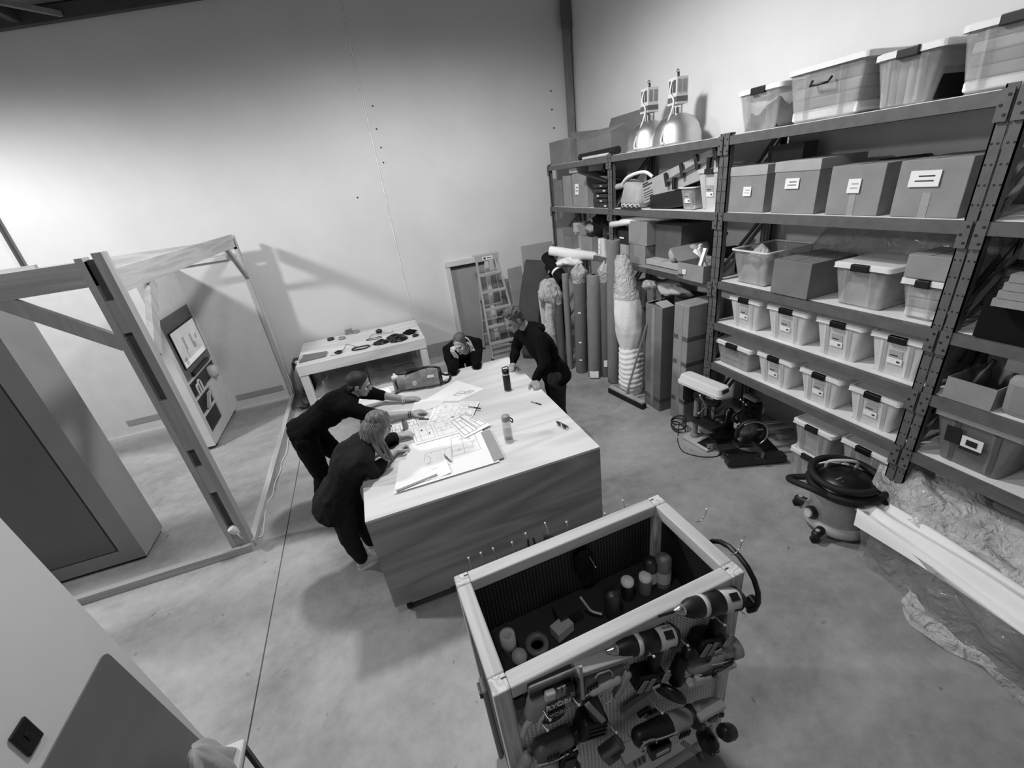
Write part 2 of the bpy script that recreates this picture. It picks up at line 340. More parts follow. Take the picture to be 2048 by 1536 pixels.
box_part('top_ledge', K['offwhite'], wp, -3.2, -.2, -.06, .06, 2.30, 2.35)
for a, b in ((-.84, -.14), (-2.36, -1.78)): box_part('skirting_slot', K['grey'], wp, a, b, -.032, -.018, .17, .255)
box_part('floor_trim', K['offwhite'], wp, -3.2, 0, -.05, -.02, 0, .03)
# tall grey cabinet standing left
cb = T('tall_cabinet', 'tall grey cabinet with one flush door left in the mock room', 'cabinet', (-2.66, 4.13, 0))
MB().box(-2.6, -.17, .02, .41, .03, 2.44).box(-.17, 0, 0, .41, .03, 2.44).box(-2.6, -.17, 0, .02, .03, .165).build('carcass', K['grey'], cb)
box_part('door', K['greyD'], cb, -2.5, -.185, .001, .018, .178, 2.40)
box_part('shadow_gap', K['mark'], cb, -2.6, -.168, .017, .022, .164, 2.42)
box_part('cap', K['white'], cb, -2.6, .004, -.004, .414, 2.44, 2.46)
box_part('plinth', K['black'], cb, -2.58, -.02, .02, .39, 0, .03)
# media wall with the screen
mw = T('media_wall', 'white media wall with screen and niches in the mock room', 'media unit', (-2.55, 6.17, 0))
Y0, Y1 = .10, 1.18       # niche span along y
MB().box(-.28, -.03, 0, 1.32, .05, 2.33).box(-.03, 0, 0, Y0, .05, 2.33).box(-.03, 0, Y1+.02, 1.32, .05, 2.33).box(-.03, 0, Y0, Y1+.02, 1.80, 2.33).box(-.03, 0, Y0, Y1+.02, .05, .19).box(-.03, 0, .66, Y1+.02, .19, .73).build('body', K['white'], mw)
box_part('screen_board', K['greyD'], mw, -.03, -.012, Y0, Y1+.02, .97, 1.80)
box_part('niche_back', K['dark'], mw, -.03, -.024, Y0, Y1+.02, .19, .95)
for z, ye in ((.95, Y1+.02), (.71, Y1+.02), (.46, .66)): box_part('shelf', K['white'], mw, -.03, .002, Y0, ye, z-.012, z+.012)
box_part('sound_bar', K['black'], mw, -.012, .03, .32, 1.0, .975, 1.03, b=.01)
tv = T('television', 'wall screen showing a pale room in the white media wall', 'television', (-2.56, 6.84, 1.36))
box_part('bezel', K['black'], tv, 0, .018, -.46, .46, -.25, .25)
sc = box_part('display', emit('screen_image', .42, .25, 5), tv, .018, .020, -.445, .445, -.24, .24)
dm = emit('screen_dark', .22, .3, 20); dl = emit('screen_light', .62, .1, 3)
for y, z, a, b, m_ in ((-.16, .03, .035, .09, dm), (-.19, -.12, .012, .06, dm), (.10, .0, .03, .10, dm), (.13, -.07, .05, .04, dm), (.28, .02, .03, .03, dm), (-.02, -.2, .40, .035, dl), (-.33, -.17, .05, .05, dm)):
    box_part('picture_shape', m_, tv, .020, .0215, y-a, y+a, z-b, z+b)
thing1('white_vase', 'rounded pale pot in the upper media wall niche', 'vase', MB().lathe([(.0, 0), (.06, 0), (.085, .05), (.085, .12), (.06, .17), (0, .175)], 16), K['offwhite'], loc=(-2.545, 7.13, .722))
an = T('arch_ornament', 'pair of small white arch ornaments in the media wall niche', 'ornament', (-2.545, 6.47, .722))
for s, h in ((0, .14), (.09, .17)): MB().tube([(0, s+.045*math.cos(t*PI/8), (h-.045)+.045*math.sin(t*PI/8)) if 0 < t < 8 else (0, s+.045*math.cos(t*PI/8), h-.045) for t in range(9)]+[(0, s-.045, 0)], .014).cone((0, s+.045, 0), (0, s+.045, h-.045), .014).build('arch', K['white'], an)
bk = T('book', 'pale books leaning in the lower media wall niche', 'book', (-2.54, 6.45, .474))
for a in (0, .06): MB().obox((0, .12+a, .10), (.03, .26, .012), (.65, 0, 0)).build('volume', K['offwhite' if a else 'grey_light'], bk)
for y in (.12, 1.2):
    c = MB().box(-.2, -.02, y-.03, y+.03, 0, .05).build('castor', K['black'], mw)

# ---------------------------------------------------------------- white flex with its plug
def smooth(pts, k=6):
    pts = [Vector(p) for p in pts]; out = []
    for i in range(len(pts)-1):
        a = pts[max(0, i-1)]; b = pts[i]; c = pts[i+1]; d = pts[min(len(pts)-1, i+2)]
        for j in range(k):
            t = j/k; out.append(.5*((2*b)+(c-a)*t+(2*a-5*b+4*c-d)*t*t+(3*b-a-3*c+d)*t**3))
    return out+[pts[-1]]
fx = T('extension_lead', 'white power cord running along the timber floor sill', 'cord', (-1.6, 3.7, 0))
o = Vector((-1.6, 3.7, 0))
pp = [at(470, 1062, 'Y', 3.74), at(480, 1073, 'Y', 3.72), at(495, 1082, 'Z', .05), at(508, 1075, 'Z', .012), at(524, 1071, 'Z', .008)]
pp += [at(x, y, 'Z', .008) for x, y in ((528, 1045), (533, 1010), (545, 990), (550, 965), (561, 940), (563, 925), (573, 905), (575, 890), (578, 868))]
MB().tube([q-o for q in smooth(pp)], .007, 6).build('flex', K['white'], fx)
q = pp[0]-o; MB().lathe([(.012, -.05), (.02, -.03), (.034, .0), (.036, .03), (.03, .05)], 14, q, (-.4, -.1, .9)).build('plug', K['white'], fx)
# ---------------------------------------------------------------- the big plywood table
tb = T('work_table', 'big plywood box table on castors that the four people lean on', 'table', (.447, 3.483, 0))
hx, hy, zt = .867, 1.07, .955
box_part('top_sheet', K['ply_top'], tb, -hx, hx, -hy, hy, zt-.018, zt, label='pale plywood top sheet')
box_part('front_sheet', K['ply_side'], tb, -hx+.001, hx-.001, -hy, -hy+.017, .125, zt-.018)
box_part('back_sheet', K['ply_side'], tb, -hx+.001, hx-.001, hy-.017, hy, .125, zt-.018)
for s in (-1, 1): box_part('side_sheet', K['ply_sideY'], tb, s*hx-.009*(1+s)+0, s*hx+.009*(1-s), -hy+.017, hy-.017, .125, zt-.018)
box_part('bearer', K['pine'], tb, -hx+.12, -hx+.42, -hy+.03, -hy+.12, .08, .124)
for sx in (-1, 1):
    for sy in (-1, 1):
        c = MB().obox((sx*(hx-.09), sy*(hy-.10), .11), (.09, .07, .028)).build('castor', K['chrome'], tb)
        MB().cone((sx*(hx-.09)-.016, sy*(hy-.10)-.02, .045), (sx*(hx-.09)+.016, sy*(hy-.10)-.02, .045), .045, n=18).build('wheel', K['rub'], c)
        MB().obox((sx*(hx-.09)-.03*sx, sy*(hy-.10), .075), (.006, .05, .07)).build('fork', K['chrome'], c)
# ---------------------------------------------------------------- pale ply bench against the back wall
bn = T('work_bench', 'pale plywood bench against the back wall with tools on top', 'bench', (-.36, 7.03, 0))
bx, by, bz = .937, .59, .80
box_part('bench_top', K['birch'], bn, -bx, bx, -by, by, bz-.02, bz)
box_part('apron', K['birch'], bn, -bx, bx, -by, -by+.03, bz-.15, bz-.02)
for s in (-1, 1):
    box_part('side_apron', K['birch'], bn, s*bx-(.03 if s > 0 else 0), s*bx+(.03 if s < 0 else 0), -by+.03, by, bz-.15, bz-.02)
    for t in (-1, 1): box_part('leg', K['birchZ'], bn, s*(bx-.06)-.055, s*(bx-.06)+.055, t*(by-.06)-.05, t*(by-.06)+.05, 0, bz-.14)
box_part('low_shelf', K['birch'], bn, -bx+.03, bx-.03, -by+.02, by-.02, .10, .14)
# ---------------------------------------------------------------- steel racking along the right wall
XF, XB = 3.25, 3.90
LEVELS = [2.95, 2.32, 1.68, 1.25, .80]
def rack(label, y0, y1, levels, loc_label=None, white=(1,)*6):
    r = T('storage_rack', label, 'rack', (XF, y0, 0), group=None)
    L = y1-y0
    for y in (.0, L-.055):
        for x in (0, XB-XF-.05):
            u = MB().box(x, x+.008, y, y+.055, 0, 2.97).box(x, x+.05, y if y else y+.047, (y+.008) if y else y+.055, 0, 2.97).build('upright', K['rack'], r)
            if x == 0:
                h = MB()
                for k in range(28): h.cone((-.0015, y+.014, .1+k*.1), (.001, y+.014, .1+k*.1), .006, n=6); h.cone((-.0015, y+.040, .1+k*.1), (.001, y+.040, .1+k*.1), .006, n=6)
                o_ = h.build('slot_holes', K['rackD'], u); o_['kind'] = 'stuff'
        for za, zb in ((.15, .75), (.85, 1.6), (1.7, 2.25), (2.3, 2.9)): MB().bar((.03, y+.02, za), (XB-XF-.03, y+.02, zb), .03, .02).build('side_brace', K['rack'], r)
    for i, z in enumerate(levels):
        for x in (-.012, XB-XF-.03): 
            b = MB().box(x, x+.042, .03, L-.03, z-.075, z-.005).build('beam', K['rack'], r)
            if x < 0:
                for yy in (.0, L-.06):
                    c = MB().box(-.02, -.012, yy+.003, yy+.057, z-.15, z+.0).build('bracket', K['rack'], b)
                    for k in range(3): c2 = None
                    h = MB()
                    for k in range(3): h.cone((-.0225, yy+.018+.024*(k % 2), z-.03-.045*k), (-.019, yy+.018+.024*(k % 2), z-.03-.045*k), .008, n=8)
                    h.build('bracket_rivets', K['rackD'], b)['kind'] = 'stuff'
        MB().box(.03, XB-XF-.03, .01, L-.01, z-.018, z).build('shelf_board', K['shelf'] if white[i] else K['cardK'], r)
    return r
rack('steel rack bay holding the eight white storage bins', 1.56, 3.465, LEVELS)
rack('steel rack bay with two domed silver lamps on top', 3.475, 5.41, [2.95, 2.32, 1.66])
rack('steel rack bay at the back corner behind the upright rolls', 5.42, 7.36, [2.95, 2.32, 1.66])
rack('steel rack bay cut by the right edge of the photo', -.36, 1.55, LEVELS[:1]+[2.32, 1.68, 1.25, .80])
# ---------------------------------------------------------------- tool cart in the foreground
ct = T('tool_cart', 'open topped pine framed pegboard tool cart in the foreground', 'cart', (.56, 1.131, 0), rz=.036)
CW, CD, CZ, RW = .530, .262, 1.35, .061
for s in (-1, 1):
    box_part('top_rail', K['pine'], ct, -CW+RW, CW-RW, s*CD-RW*(s > 0), s*CD+RW*(s < 0), CZ-RW, CZ, b=.006)
    box_part('top_rail', K['pineY'], ct, s*CW-RW*(s > 0), s*CW+RW*(s < 0), -CD+RW, CD-RW, CZ-RW, CZ, b=.006)
    for t in (-1, 1):
        x0, y0 = s*CW-RW*(s > 0), t*CD-RW*(t > 0)
        p = box_part('corner_post', K['pineEnd'], ct, x0, x0+RW, y0, y0+RW, .12, CZ+.001, b=.005)
        MB().obox((x0+RW/2+s*-.02, y0+RW/2+.012, CZ+.001), (.018, .0035, .004)).build('screw_slot', K['mark'], p)
        c = box_part('castor', K['steel'], ct, x0+.01, x0+RW-.01, y0+.01, y0+RW-.01, .08, .12)
        MB().cone((x0+.016, y0+.03, .045), (x0+.044, y0+.03, .045), .045, n=16).build('wheel', K['rub'], c)
    box_part('bottom_rail', K['pine'], ct, -CW+RW, CW-RW, s*CD-RW*(s > 0), s*CD+RW*(s < 0), .12, .12+RW)
def pegboard(name, x0, x1, y, z0, z1, mat, dx=.0254):
    return box_part(name, K[mat], ct, x0, x1, y-.003, y+.003, z0, z1)
pf = pegboard('front_pegboard', -CW+.06, CW-.06, -CD+.02, .19, CZ-.06, 'peg')
pb = pegboard('back_pegboard', -CW+.06, CW-.06, CD-.02, .19, CZ-.06, 'pegShade')
for s in (-1, 1): box_part('end_pegboard', K['pegShade'], ct, s*(CW-.02)-.003, s*(CW-.02)+.003, -CD+.06, CD-.06, .19, CZ-.06)
def holes(parent, y, z0, z1, mat, sd):
    h = MB(); P_ = .0165
    for i in range(70):
        for j in range(int((z1-z0)/P_)):
            x, z = -CW+.075+i*P_, z0+j*P_
            if x > CW-.07: continue
            h.add([(x+.0031*math.cos(a*PI/3), y, z+.0031*math.sin(a*PI/3)) for a in range(6)], [(0, 1, 2, 3, 4, 5) if sd > 0 else (5, 4, 3, 2, 1, 0)])
    h.build('peg_holes', mat, parent)['kind'] = 'stuff'
holes(pf, -CD+.0165, .3, CZ-.07, K['mark'], 1)
holes(pb, CD-.0235, .9, CZ-.07, K['grey_mid'], 1)
box_part('tray_floor', K['pegShade'], ct, -CW+.03, CW-.03, -CD+.03, CD-.03, .955, .97)
CM = Matrix.Translation((.56, 1.131, 0)) @ Matrix.Rotation(.036, 4, 'Z')
def CL(x, y, z): return CM @ Vector((x, y, z))
# hooks along the back and the end
HK = 'peg hooks along the cart rails'
for i, (px, py) in enumerate(((937, 1116), (961.5, 1106), (986, 1097), (1024, 1085), (1051, 1067), (1090, 1046), (1133, 1044), (1210, 1027), (1246, 1001))):
    q = at(px, py, 'Y', 1.455); z = q.z
    h = T('peg_hook', 'bright peg hook behind the far cart rail, number %s from the left' % ('one two three four five six seven eight nine'.split()[i]), 'hook', (q.x, 1.40, z), group=HK)
    MB().tube(smooth([(.01, -.005, -.10), (.008, .025, -.095), (.006, .042, -.06), (0, .055, 0)], 4), .0028, 6).build('wire', K['chrome'], h)
    MB().ell((0, .055, .0), (.0055, .0055, .0055), n=8, m=6).build('tip', K['white'], h)
for px, py, l in ((1408, 1028, 'white tipped hook sticking out of the right cart end, far one'), (1478, 1092, 'thin hook sticking out of the right cart end by the black saw')):
    q = at(px, py, 'X', 1.13)
    h = T('peg_hook', l, 'hook', (1.088, q.y, q.z), group=HK)
    MB().tube([(0, 0, -.03), (.03, 0, -.035), (.05, 0, -.01), (.055, 0, .02)], .0024, 6).build('wire', K['chrome'], h); MB().ell((.055, 0, .022), (.005, .005, .005), n=8, m=6).build('tip', K['white'], h)
hs = T('hand_saw', 'black framed bow saw hanging on the right cart end', 'saw', (1.135, .985, 1.27))
MB().tube([(.0, .145*math.cos(t*PI/9), .145*math.sin(t*PI/9)-.06) for t in range(-2, 12)], .011, 8).build('frame', K['black'], hs)
MB().box(-.004, .004, -.11, .11, -.105, -.095).build('blade', K['steel'], hs)
MB().obox((0, -.11, -.10), (.03, .04, .08), (.4, 0, 0), b=.01).build('handle', K['black'], hs)
lv = T('spirit_level', 'long grey tool hanging on the left cart end', 'tool', (.030, .97, 1.0))
MB().box(-.02, 0, -.03, .03, -.22, .24, b=.008).build('body', K['grey_mid'], lv); MB().box(-.03, -.002, -.025, .02, .20, .23, b=.004).build('clip', K['black'], lv)
pl = T('pliers', 'dark pliers hanging behind the far cart rail', 'pliers', (.40, 1.415, 1.30))
for s in (-1, 1): MB().tube([(s*.004, 0, -.05), (s*.016, .01, .01), (s*.012, .015, .05)], .006, 6).build('grip', K['black'], pl)
tr = thing1('steel_scraper', 'grey triangular blade behind the far cart rail', 'tool', MB().prism([(-.04, -.04), (.05, -.04), (-.035, .03)], -.002, .002, 'Y'), K['steel'], loc=(.50, 1.43, 1.32))
# ------------------------------------------------ what lies in the cart
def inn(px, py, z=.975): return at(px, py, 'Z', z)
q = inn(1020, 1300); r_ = T('tape_roll', 'pale roll of tape standing in the left cart corner', 'roll', (q.x, q.y, .972))
MB().lathe([(.014, 0), (.034, 0), (.034, .11), (.014, .11), (.014, 0)], 20).build('roll', K['grey_light'], r_)
q = inn(1075, 1293); MBc = T('tape_reel', 'round grey reel lying behind the front cart rail', 'reel', (q.x, q.y, .972))
MB().lathe([(.03, 0), (.052, 0), (.052, .03), (.03, .03), (.03, 0)], 20).build('reel', K['toolmid'], MBc)
q = inn(1040, 1320); c = T('string_ball', 'pale ball of string by the tape roll', 'string', (q.x, q.y, 1.0)); MB().ell((0, 0, 0), (.035, .035, .03)).build('ball', K['grey'], c)
for px, py, r, h, m_, l in ((1225, 1225, .038, .13, 'dark', 'grey spray can standing middle of the cart'), (1255, 1192, .03, .10, 'tooldark', 'small dark can with a pale cap in the cart'), (1290, 1180, .03, .09, 'toolmid', 'short can with a pale lid beside the long can in the cart'), (1325, 1165, .038, .17, 'toolmid', 'tall grey sealant can in the right cart corner'), (1300, 1165, .036, .15, 'dark', 'dark can behind the tall sealant can')):
    q = inn(px, py); c = T('spray_can', l, 'can', (q.x, min(q.y, 1.32), .972)); MB().lathe([(r, 0), (r, h), (r*.6, h+.015), (0, h+.016)], 18).build('body', K[m_], c)
    if 'pale' in l: MB().lathe([(r*1.02, h-.005), (r*1.02, h+.012), (r*.7, h+.02), (0, h+.021)], 18).build('cap', K['offwhite'], c)
    if 'tall' in l: MB().lathe([(r*1.01, .03), (r*1.01, .10)], 18).build('paper_label', K['grey_light'], c)
q = inn(1180, 1235); kn = T('bent_blade', 'curved pale blade poking up in the cart', 'blade', (q.x, q.y, .975)); MB().tube(smooth([(-.03, .02, .13), (-.01, .01, .08), (.01, 0, .04), (.05, -.02, .02)], 5), .006, 6).build('blade', K['grey_light'], kn)
bx_ = T('small_box', 'pale small box lying by the front cart rail', 'box', inn(1125, 1265)); MB().obox((0, 0, .03), (.09, .06, .05), (0, 0, .3)).build('box', K['grey'], bx_)
bx_ = T('small_box', 'dark open box in the middle of the cart', 'box', inn(1135, 1235)); MB().obox((0, 0, .035), (.11, .08, .07), (0, 0, .1)).build('box', K['dark'], bx_)
hg = T('black_pouch', 'black tool pouch hanging on the inner pegboard of the cart', 'pouch', CL(0.07, CD-.05, 1.17)); MB().hull([((0, 0, .03), (.05, .018, .05)), ((0, 0, -.07), (.04, .02, .04))]).build('pouch', K['blackM'], hg)
MB().tube([(.02, -.02, .05), (.035, -.03, 0), (.04, -.035, -.015)], .0024, 6).ell((.041, -.036, -.016), (.005, .005, .005), n=8, m=6).build('hook', K['chrome'], hg)
# ---------------------------------------------------------------- power tools on the front pegboard
def text(parent, body, loc, size, mat, R, ext=.001):
    cu = bpy.data.curves.new('lettering_curve', 'FONT'); cu.body = body; cu.size = size; cu.extrude = ext; cu.align_x = 'CENTER'; cu.align_y = 'CENTER'; cu.offset = size*.012
    q = bpy.data.objects.new('lettering_curve', cu); COL.objects.link(q); bpy.context.view_layer.update()
    me = bpy.data.meshes.new_from_object(q.evaluated_get(bpy.context.evaluated_depsgraph_get())); bpy.data.objects.remove(q)
    o = link('lettering', me, parent, mat)
    o.matrix_local = Matrix.Translation(loc) @ R.to_4x4(); return o
TF = [Matrix(((1, 0, 0), (0, 0, -1), (0, 1, 0)))]    # text upright on a face that looks along -y
def tool_root(name, label, cat, p0, p1, down=None, flip=1):
    """frame: x from p0 towards p1, y outwards from the board, z up; unit = |p1-p0|"""
    p0, p1 = Vector(p0), Vector(p1); x = (p1-p0).normalized(); y = Vector((0, -1, 0)); y = (y-x*y.dot(x)).normalized(); z = x.cross(y)*1
    if z.z < 0: z = -z
    M_ = Matrix((x, y, z)).transposed()
    r = T(name, label, cat, p0); r.rotation_euler = Matrix((x, z.cross(x), z)).transposed().to_euler()
    return r, (p1-p0).length
def drill(label, p0, p1, bit=0):
    r, L = tool_root('cordless_drill', label, 'drill', p0, p1); u = L/.23; S = lambda *a: tuple(q*u for q in a)
    X = lambda pr, m_, nm, par=r: MB().lathe([(a*u, b*u) for a, b in pr], 20, (0, 0, 0), (1, 0, 0)).build(nm, K[m_], par)
    # body runs along x: chuck at 0, rear at L
    ck = X([(.004, -.018), (.010, -.006), (.014, 0), (.016, .012), (.014, .016)], 'chrome', 'chuck_jaws')
    X([(.014, .010), (.021, .022), (.027, .040), (.029, .072), (.027, .074)], 'tooldark', 'chuck')
    X([(.028, .074), (.0305, .075), (.0305, .088), (.028, .089)], 'toollight', 'torque_ring')
    X([(.028, .089), (.0315, .094), (.033, .145), (.030, .146)], 'tooldark', 'gear_case')
    MB().hull([(S(.152, 0, 0), S(.008, .033, .033)), (S(.205, 0, .001), S(.008, .031, .031))], 16, 10).build('motor_shell', K['toollight'], r)
    MB().hull([(S(.212, 0, .0), S(.007, .033, .034)), (S(.225, 0, .0), S(.006, .024, .025))], 16, 10).build('rear_cap', K['tooldark'], r)
    MB().obox(S(.178, -.016, .030), S(.030, .022, .006), (.55, 0, 0), b=.002).build('rating_plate', K['black'], r)
    MB().obox(S(.19, -.0325, -.006), S(.022, .003, .004)).build('shell_line', K['tooldark'], r)
    g_ = MB().hull([(S(.168, 0, -.03), S(.022, .020, .012)), (S(.178, 0, -.125), S(.020, .018, .010))], 14, 8).build('grip', K['tooldark'], r)
    MB().obox(S(.142, 0, -.045), S(.012, .016, .026), (0, .2, 0), b=.004).build('trigger', K['toollight'], g_)
    b = MB().obox(S(.165, 0, -.155), S(.105, .062, .056), (0, .1, 0), b=.012*u).build('battery', K['black'], r)
    for k, w_ in ((.128, .020), (.155, .018)): MB().obox(S(k, -.033, -.150), S(w_, .004, .050), (0, .25, 0), b=.002).build('battery_stripe', K['grey_mid'], b)
    MB().obox(S(.208, -.034, -.135), S(.024, .006, .034), (0, .1, 0), b=.002).obox(S(.208, -.034, -.112), S(.011, .006, .016), b=.002).build('belt_clip', K['grey'], r)
    MB().obox(S(.178, -.036, -.162), S(.026, .003, .010), (0, -.3, 0)).build('badge', K['grey_light'], b)
    if bit: MB().cone(S(-.012, 0, 0), S(-.07, 0, -.006), .004*u, .0035*u, 8).build('drill_bit', K['black'], r)
    return r
def hook(px, py, l, y1=.80, L=.09, dx=-.04, dz=.06):
    q = at(px, py, 'Y', y1); h = T('peg_hook', l, 'hook', q, group='peg hooks holding the power tools')
    MB().tube([(dx, L, dz), (0, .01, .004), (.006, 0, .002)], .0026, 6).build('wire', K['chrome'], h); MB().ell((.006, 0, .002), (.0055, .0055, .0055), n=8, m=6).build('tip', K['white'], h)
def vents(par, loc, n, step, size, rot=0, m_='black'):
    for k in range(n): MB().obox(Vector(loc)+Vector(step)*k, size, (0, rot, 0)).build('vent', K[m_], par)
def trim(par, pts, r=.0018, m_='toollight'): MB().tube(smooth(pts, 3), r, 5).build('trim_line', K[m_], par)
YD = .855
drill('left cordless drill hanging just below the front cart rail', at(1224, 1300, 'Y', YD), at(1354, 1268, 'Y', YD))
drill('right cordless drill with a long bit below the front rail end', at(1358, 1221, 'Y', YD), at(1480, 1195, 'Y', YD), 1)
hook(1373, 1293, 'white tipped hook right of the left cordless drill'); hook(1447, 1252, 'white tipped hook over the right drill grip'); hook(1305, 1315, 'small hook under the left drill'); hook(1490, 1232, 'thin hook sticking out past the right cart post', dx=-.03, dz=.03)
# router with two name plates, left
a, b = at(1035, 1425, 'Y', .85), at(1150, 1375, 'Y', .85)
r, L = tool_root('trim_saw', 'lettered cordless saw with a clear guard hanging at the front left', 'power saw', a, b); u = L/.20; S = lambda *q: tuple(k*u for k in q)
MB().hull([(S(.04, 0, -.02), S(.02, .03, .05)), (S(.06, 0, .03), S(.03, .03, .03)), (S(.17, 0, .05), S(.02, .03, .03)), (S(.185, 0, -.02), S(.015, .03, .04))]).build('housing', K['toolgrey'], r)
MB().obox(S(.115, .01, .09), S(.15, .055, .05), (0, 0, 0), b=.006).build('gear_housing', K['tooldark'], r)
MB().obox(S(.10, -.03, .075), S(.034, .02, .034), (0, .1, 0), b=.006).build('pale_knob', K['offwhite'], r)
MB().obox(S(.165, -.03, .072), S(.03, .02, .03), (0, .1, 0), b=.004).build('dark_knob', K['black'], r)
for w_ in (.13, .145): MB().cone(S(w_, -.03, .095), S(w_, -.036, .075), .008*u, n=10).build('screw', K['steel'], r)
MB().obox(S(.12, -.02, .115), S(.17, .004, .08), (.25, 0, 0)).build('clear_guard', K['clear'], r)
MB().bar(S(.205, -.03, .15), S(.21, -.035, -.01), .010*u, .006*u, (0, 1, 0)).build('depth_rod', K['grey_light'], r)
pl_ = MB().obox(S(.125, -.0325, .02), S(.088, .004, .030), (0, -.08, 0)).build('name_plate', K['toolmid'], r); text(r, 'RYOBI', S(.125, -.036, .02), .030*u, K['paper'], TF[0] @ Matrix.Rotation(.0, 3, 'Z'))
pl_ = MB().obox(S(.112, -.0345, -.022), S(.072, .004, .030), (0, -.08, 0)).build('name_plate', K['black'], r); text(r, 'RYOBI', S(.112, -.0385, -.022), .024*u, K['grey'], TF[0])
for k in range(3): MB().obox(S(.178+.010*k, -.031, .0), S(.003, .004, .028), (0, .2, 0)).build('vent', K['black'], r)
MB().tube([S(.06, -.02, -.01), S(.02, -.02, -.045), S(.005, -.02, -.09)], .010*u, 8).build('strap_handle', K['grey_light'], r)
MB().tube([S(.085, -.03, -.005), S(.065, -.03, -.03), S(.055, -.03, -.075)], .007*u, 8).build('inner_strap', K['grey_light'], r)
MB().hull([(S(.08, .01, -.04), S(.03, .02, .03)), (S(.12, .01, -.11), S(.05, .02, .03))]).build('grip', K['tooldark'], r)
# long slim tools left of it
sc_ = T('long_square', 'slim steel rule hanging at the far left of the front pegboard', 'ruler', at(1024, 1428, 'Y', .862)); MB().obox((0, 0, 0), (.022, .006, .22), (0, .0, 0)).build('blade', K['steel'], sc_); MB().obox((.0, -.004, -.06), (.014, .004, .016)).build('badge', K['grey_light'], sc_)
sc_ = T('combination_square', 'steel square with dark head beside the slim rule', 'ruler', at(1042, 1418, 'Y', .862)); MB().obox((0, 0, -.01), (.03, .006, .17)).build('blade', K['steel'], sc_); MB().obox((0, -.006, .05), (.036, .014, .05)).build('head', K['dark'], sc_)
# belt sander / planer in the middle
a, b = at(1150, 1365, 'Y', .85), at(1250, 1330, 'Y', .85)
r, L = tool_root('planer', 'dark cordless planer hanging in the middle of the pegboard', 'planer', a, b); u = L/.19; S = lambda *q: tuple(k*u for k in q)
MB().hull([(S(.01, 0, -.05), S(.012, .03, .03)), (S(.02, 0, .03), S(.012, .03, .03)), (S(.16, 0, .03), S(.012, .03, .03)), (S(.17, 0, -.03), S(.012, .03, .02))]).build('body', K['toolmid'], r)
MB().obox(S(.09, .0, .075), S(.20, .06, .02), (0, 0, 0), b=.004).build('sole_plate', K['grey'], r)
MB().tube([S(.05, -.032, .045), S(.06, -.032, .06), S(.10, -.032, .06), S(.115, -.032, .04), S(.118, -.032, .02)], .003*u, 5).build('outline_trim', K['grey_light'], r)
MB().hull([(S(.05, -.03, -.02), .016*u), (S(.14, -.03, -.005), .016*u)]).build('front_knob', K['grey_light'], r)
MB().obox(S(.16, -.034, -.035), S(.024, .03, .12), (0, .3, 0), b=.01*u).build('blade_guard', K['grey'], r)
MB().hull([(S(.05, -.01, -.07), S(.03, .03, .02)), (S(.09, -.02, -.17), S(.03, .03, .02))]).build('grip', K['tooldark'], r)
MB().tube([S(.08, -.04, -.05), S(.10, -.045, -.09), S(.125, -.045, -.08), S(.12, -.04, -.045)], .003*u, 5).build('trigger_outline', K['grey_light'], r)
MB().bar(S(.03, -.04, -.06), S(.10, -.05, -.17), .018*u, .008*u, (0, 1, 0)).build('fence_rod', K['grey'], r)
bt = MB().obox(S(.08, -.01, -.235), S(.10, .07, .09), (0, .15, 0), b=.012*u).build('battery', K['tooldark'], r)
for k in range(3): MB().obox(S(.09, -.046, -.215-.022*k), S(.07, .004, .005), (0, .15, 0)).build('battery_rib', K['black'], bt)
vents(r, S(.03, -.034, .0), 4, S(.010, 0, .004), S(.004, .006, .02)); trim(r, [S(.02, -.034, -.03), S(.07, -.036, -.01), S(.15, -.034, -.02)], .0022*u)
MB().cone(S(.165, -.03, .06), S(.165, -.038, .06), .007*u, n=12).build('bolt', K['steel'], r)
# big oscillating tool / blower at the right
a, b = at(1372, 1330, 'Y', .84), at(1470, 1295, 'Y', .84)
r, L = tool_root('cordless_blower', 'grey bodied cordless tool hanging under the right drill', 'power tool', a, b); u = L/.21; S = lambda *q: tuple(k*u for k in q)
MB().hull([(S(.03, 0, -.01), S(.03, .03, .03)), (S(.10, 0, .015), S(.03, .04, .04)), (S(.17, 0, .0), S(.03, .03, .03))]).build('housing', K['toolgrey'], r)
MB().hull([(S(.0, 0, .06), S(.03, .025, .03)), (S(.06, 0, .03), S(.03, .03, .02))]).build('battery', K['black'], r)
MB().lathe([(.0, 0), (.034*u, .0), (.036*u, .03*u), (.030*u, .034*u)], 18, S(.185, 0, .0), (1, 0, .1)).build('nozzle', K['toolgrey'], r)
MB().obox(S(.10, -.02, -.055), S(.20, .03, .02), (0, -.12, 0), b=.006).build('side_rail', K['toollight'], r)
MB().obox(S(.03, -.035, -.035), S(.03, .02, .03), (0, 0, 0), b=.005).build('lever', K['toollight'], r); MB().cone(S(.09, -.035, -.03), S(.09, -.045, -.03), .010*u, n=12).build('port', K['black'], r)
vents(r, S(.12, -.042, .02), 5, S(.008, 0, -.001), S(.003, .006, .022)); trim(r, [S(.03, -.036, -.02), S(.09, -.044, -.012), S(.17, -.034, -.02)], .002*u, 'black'); trim(r, [S(.06, -.04, .03), S(.10, -.046, .03), S(.15, -.04, .02)], .002*u)
MB().obox(S(.09, -.046, .005), S(.04, .004, .014), (0, .1, 0)).build('badge', K['black'], r)
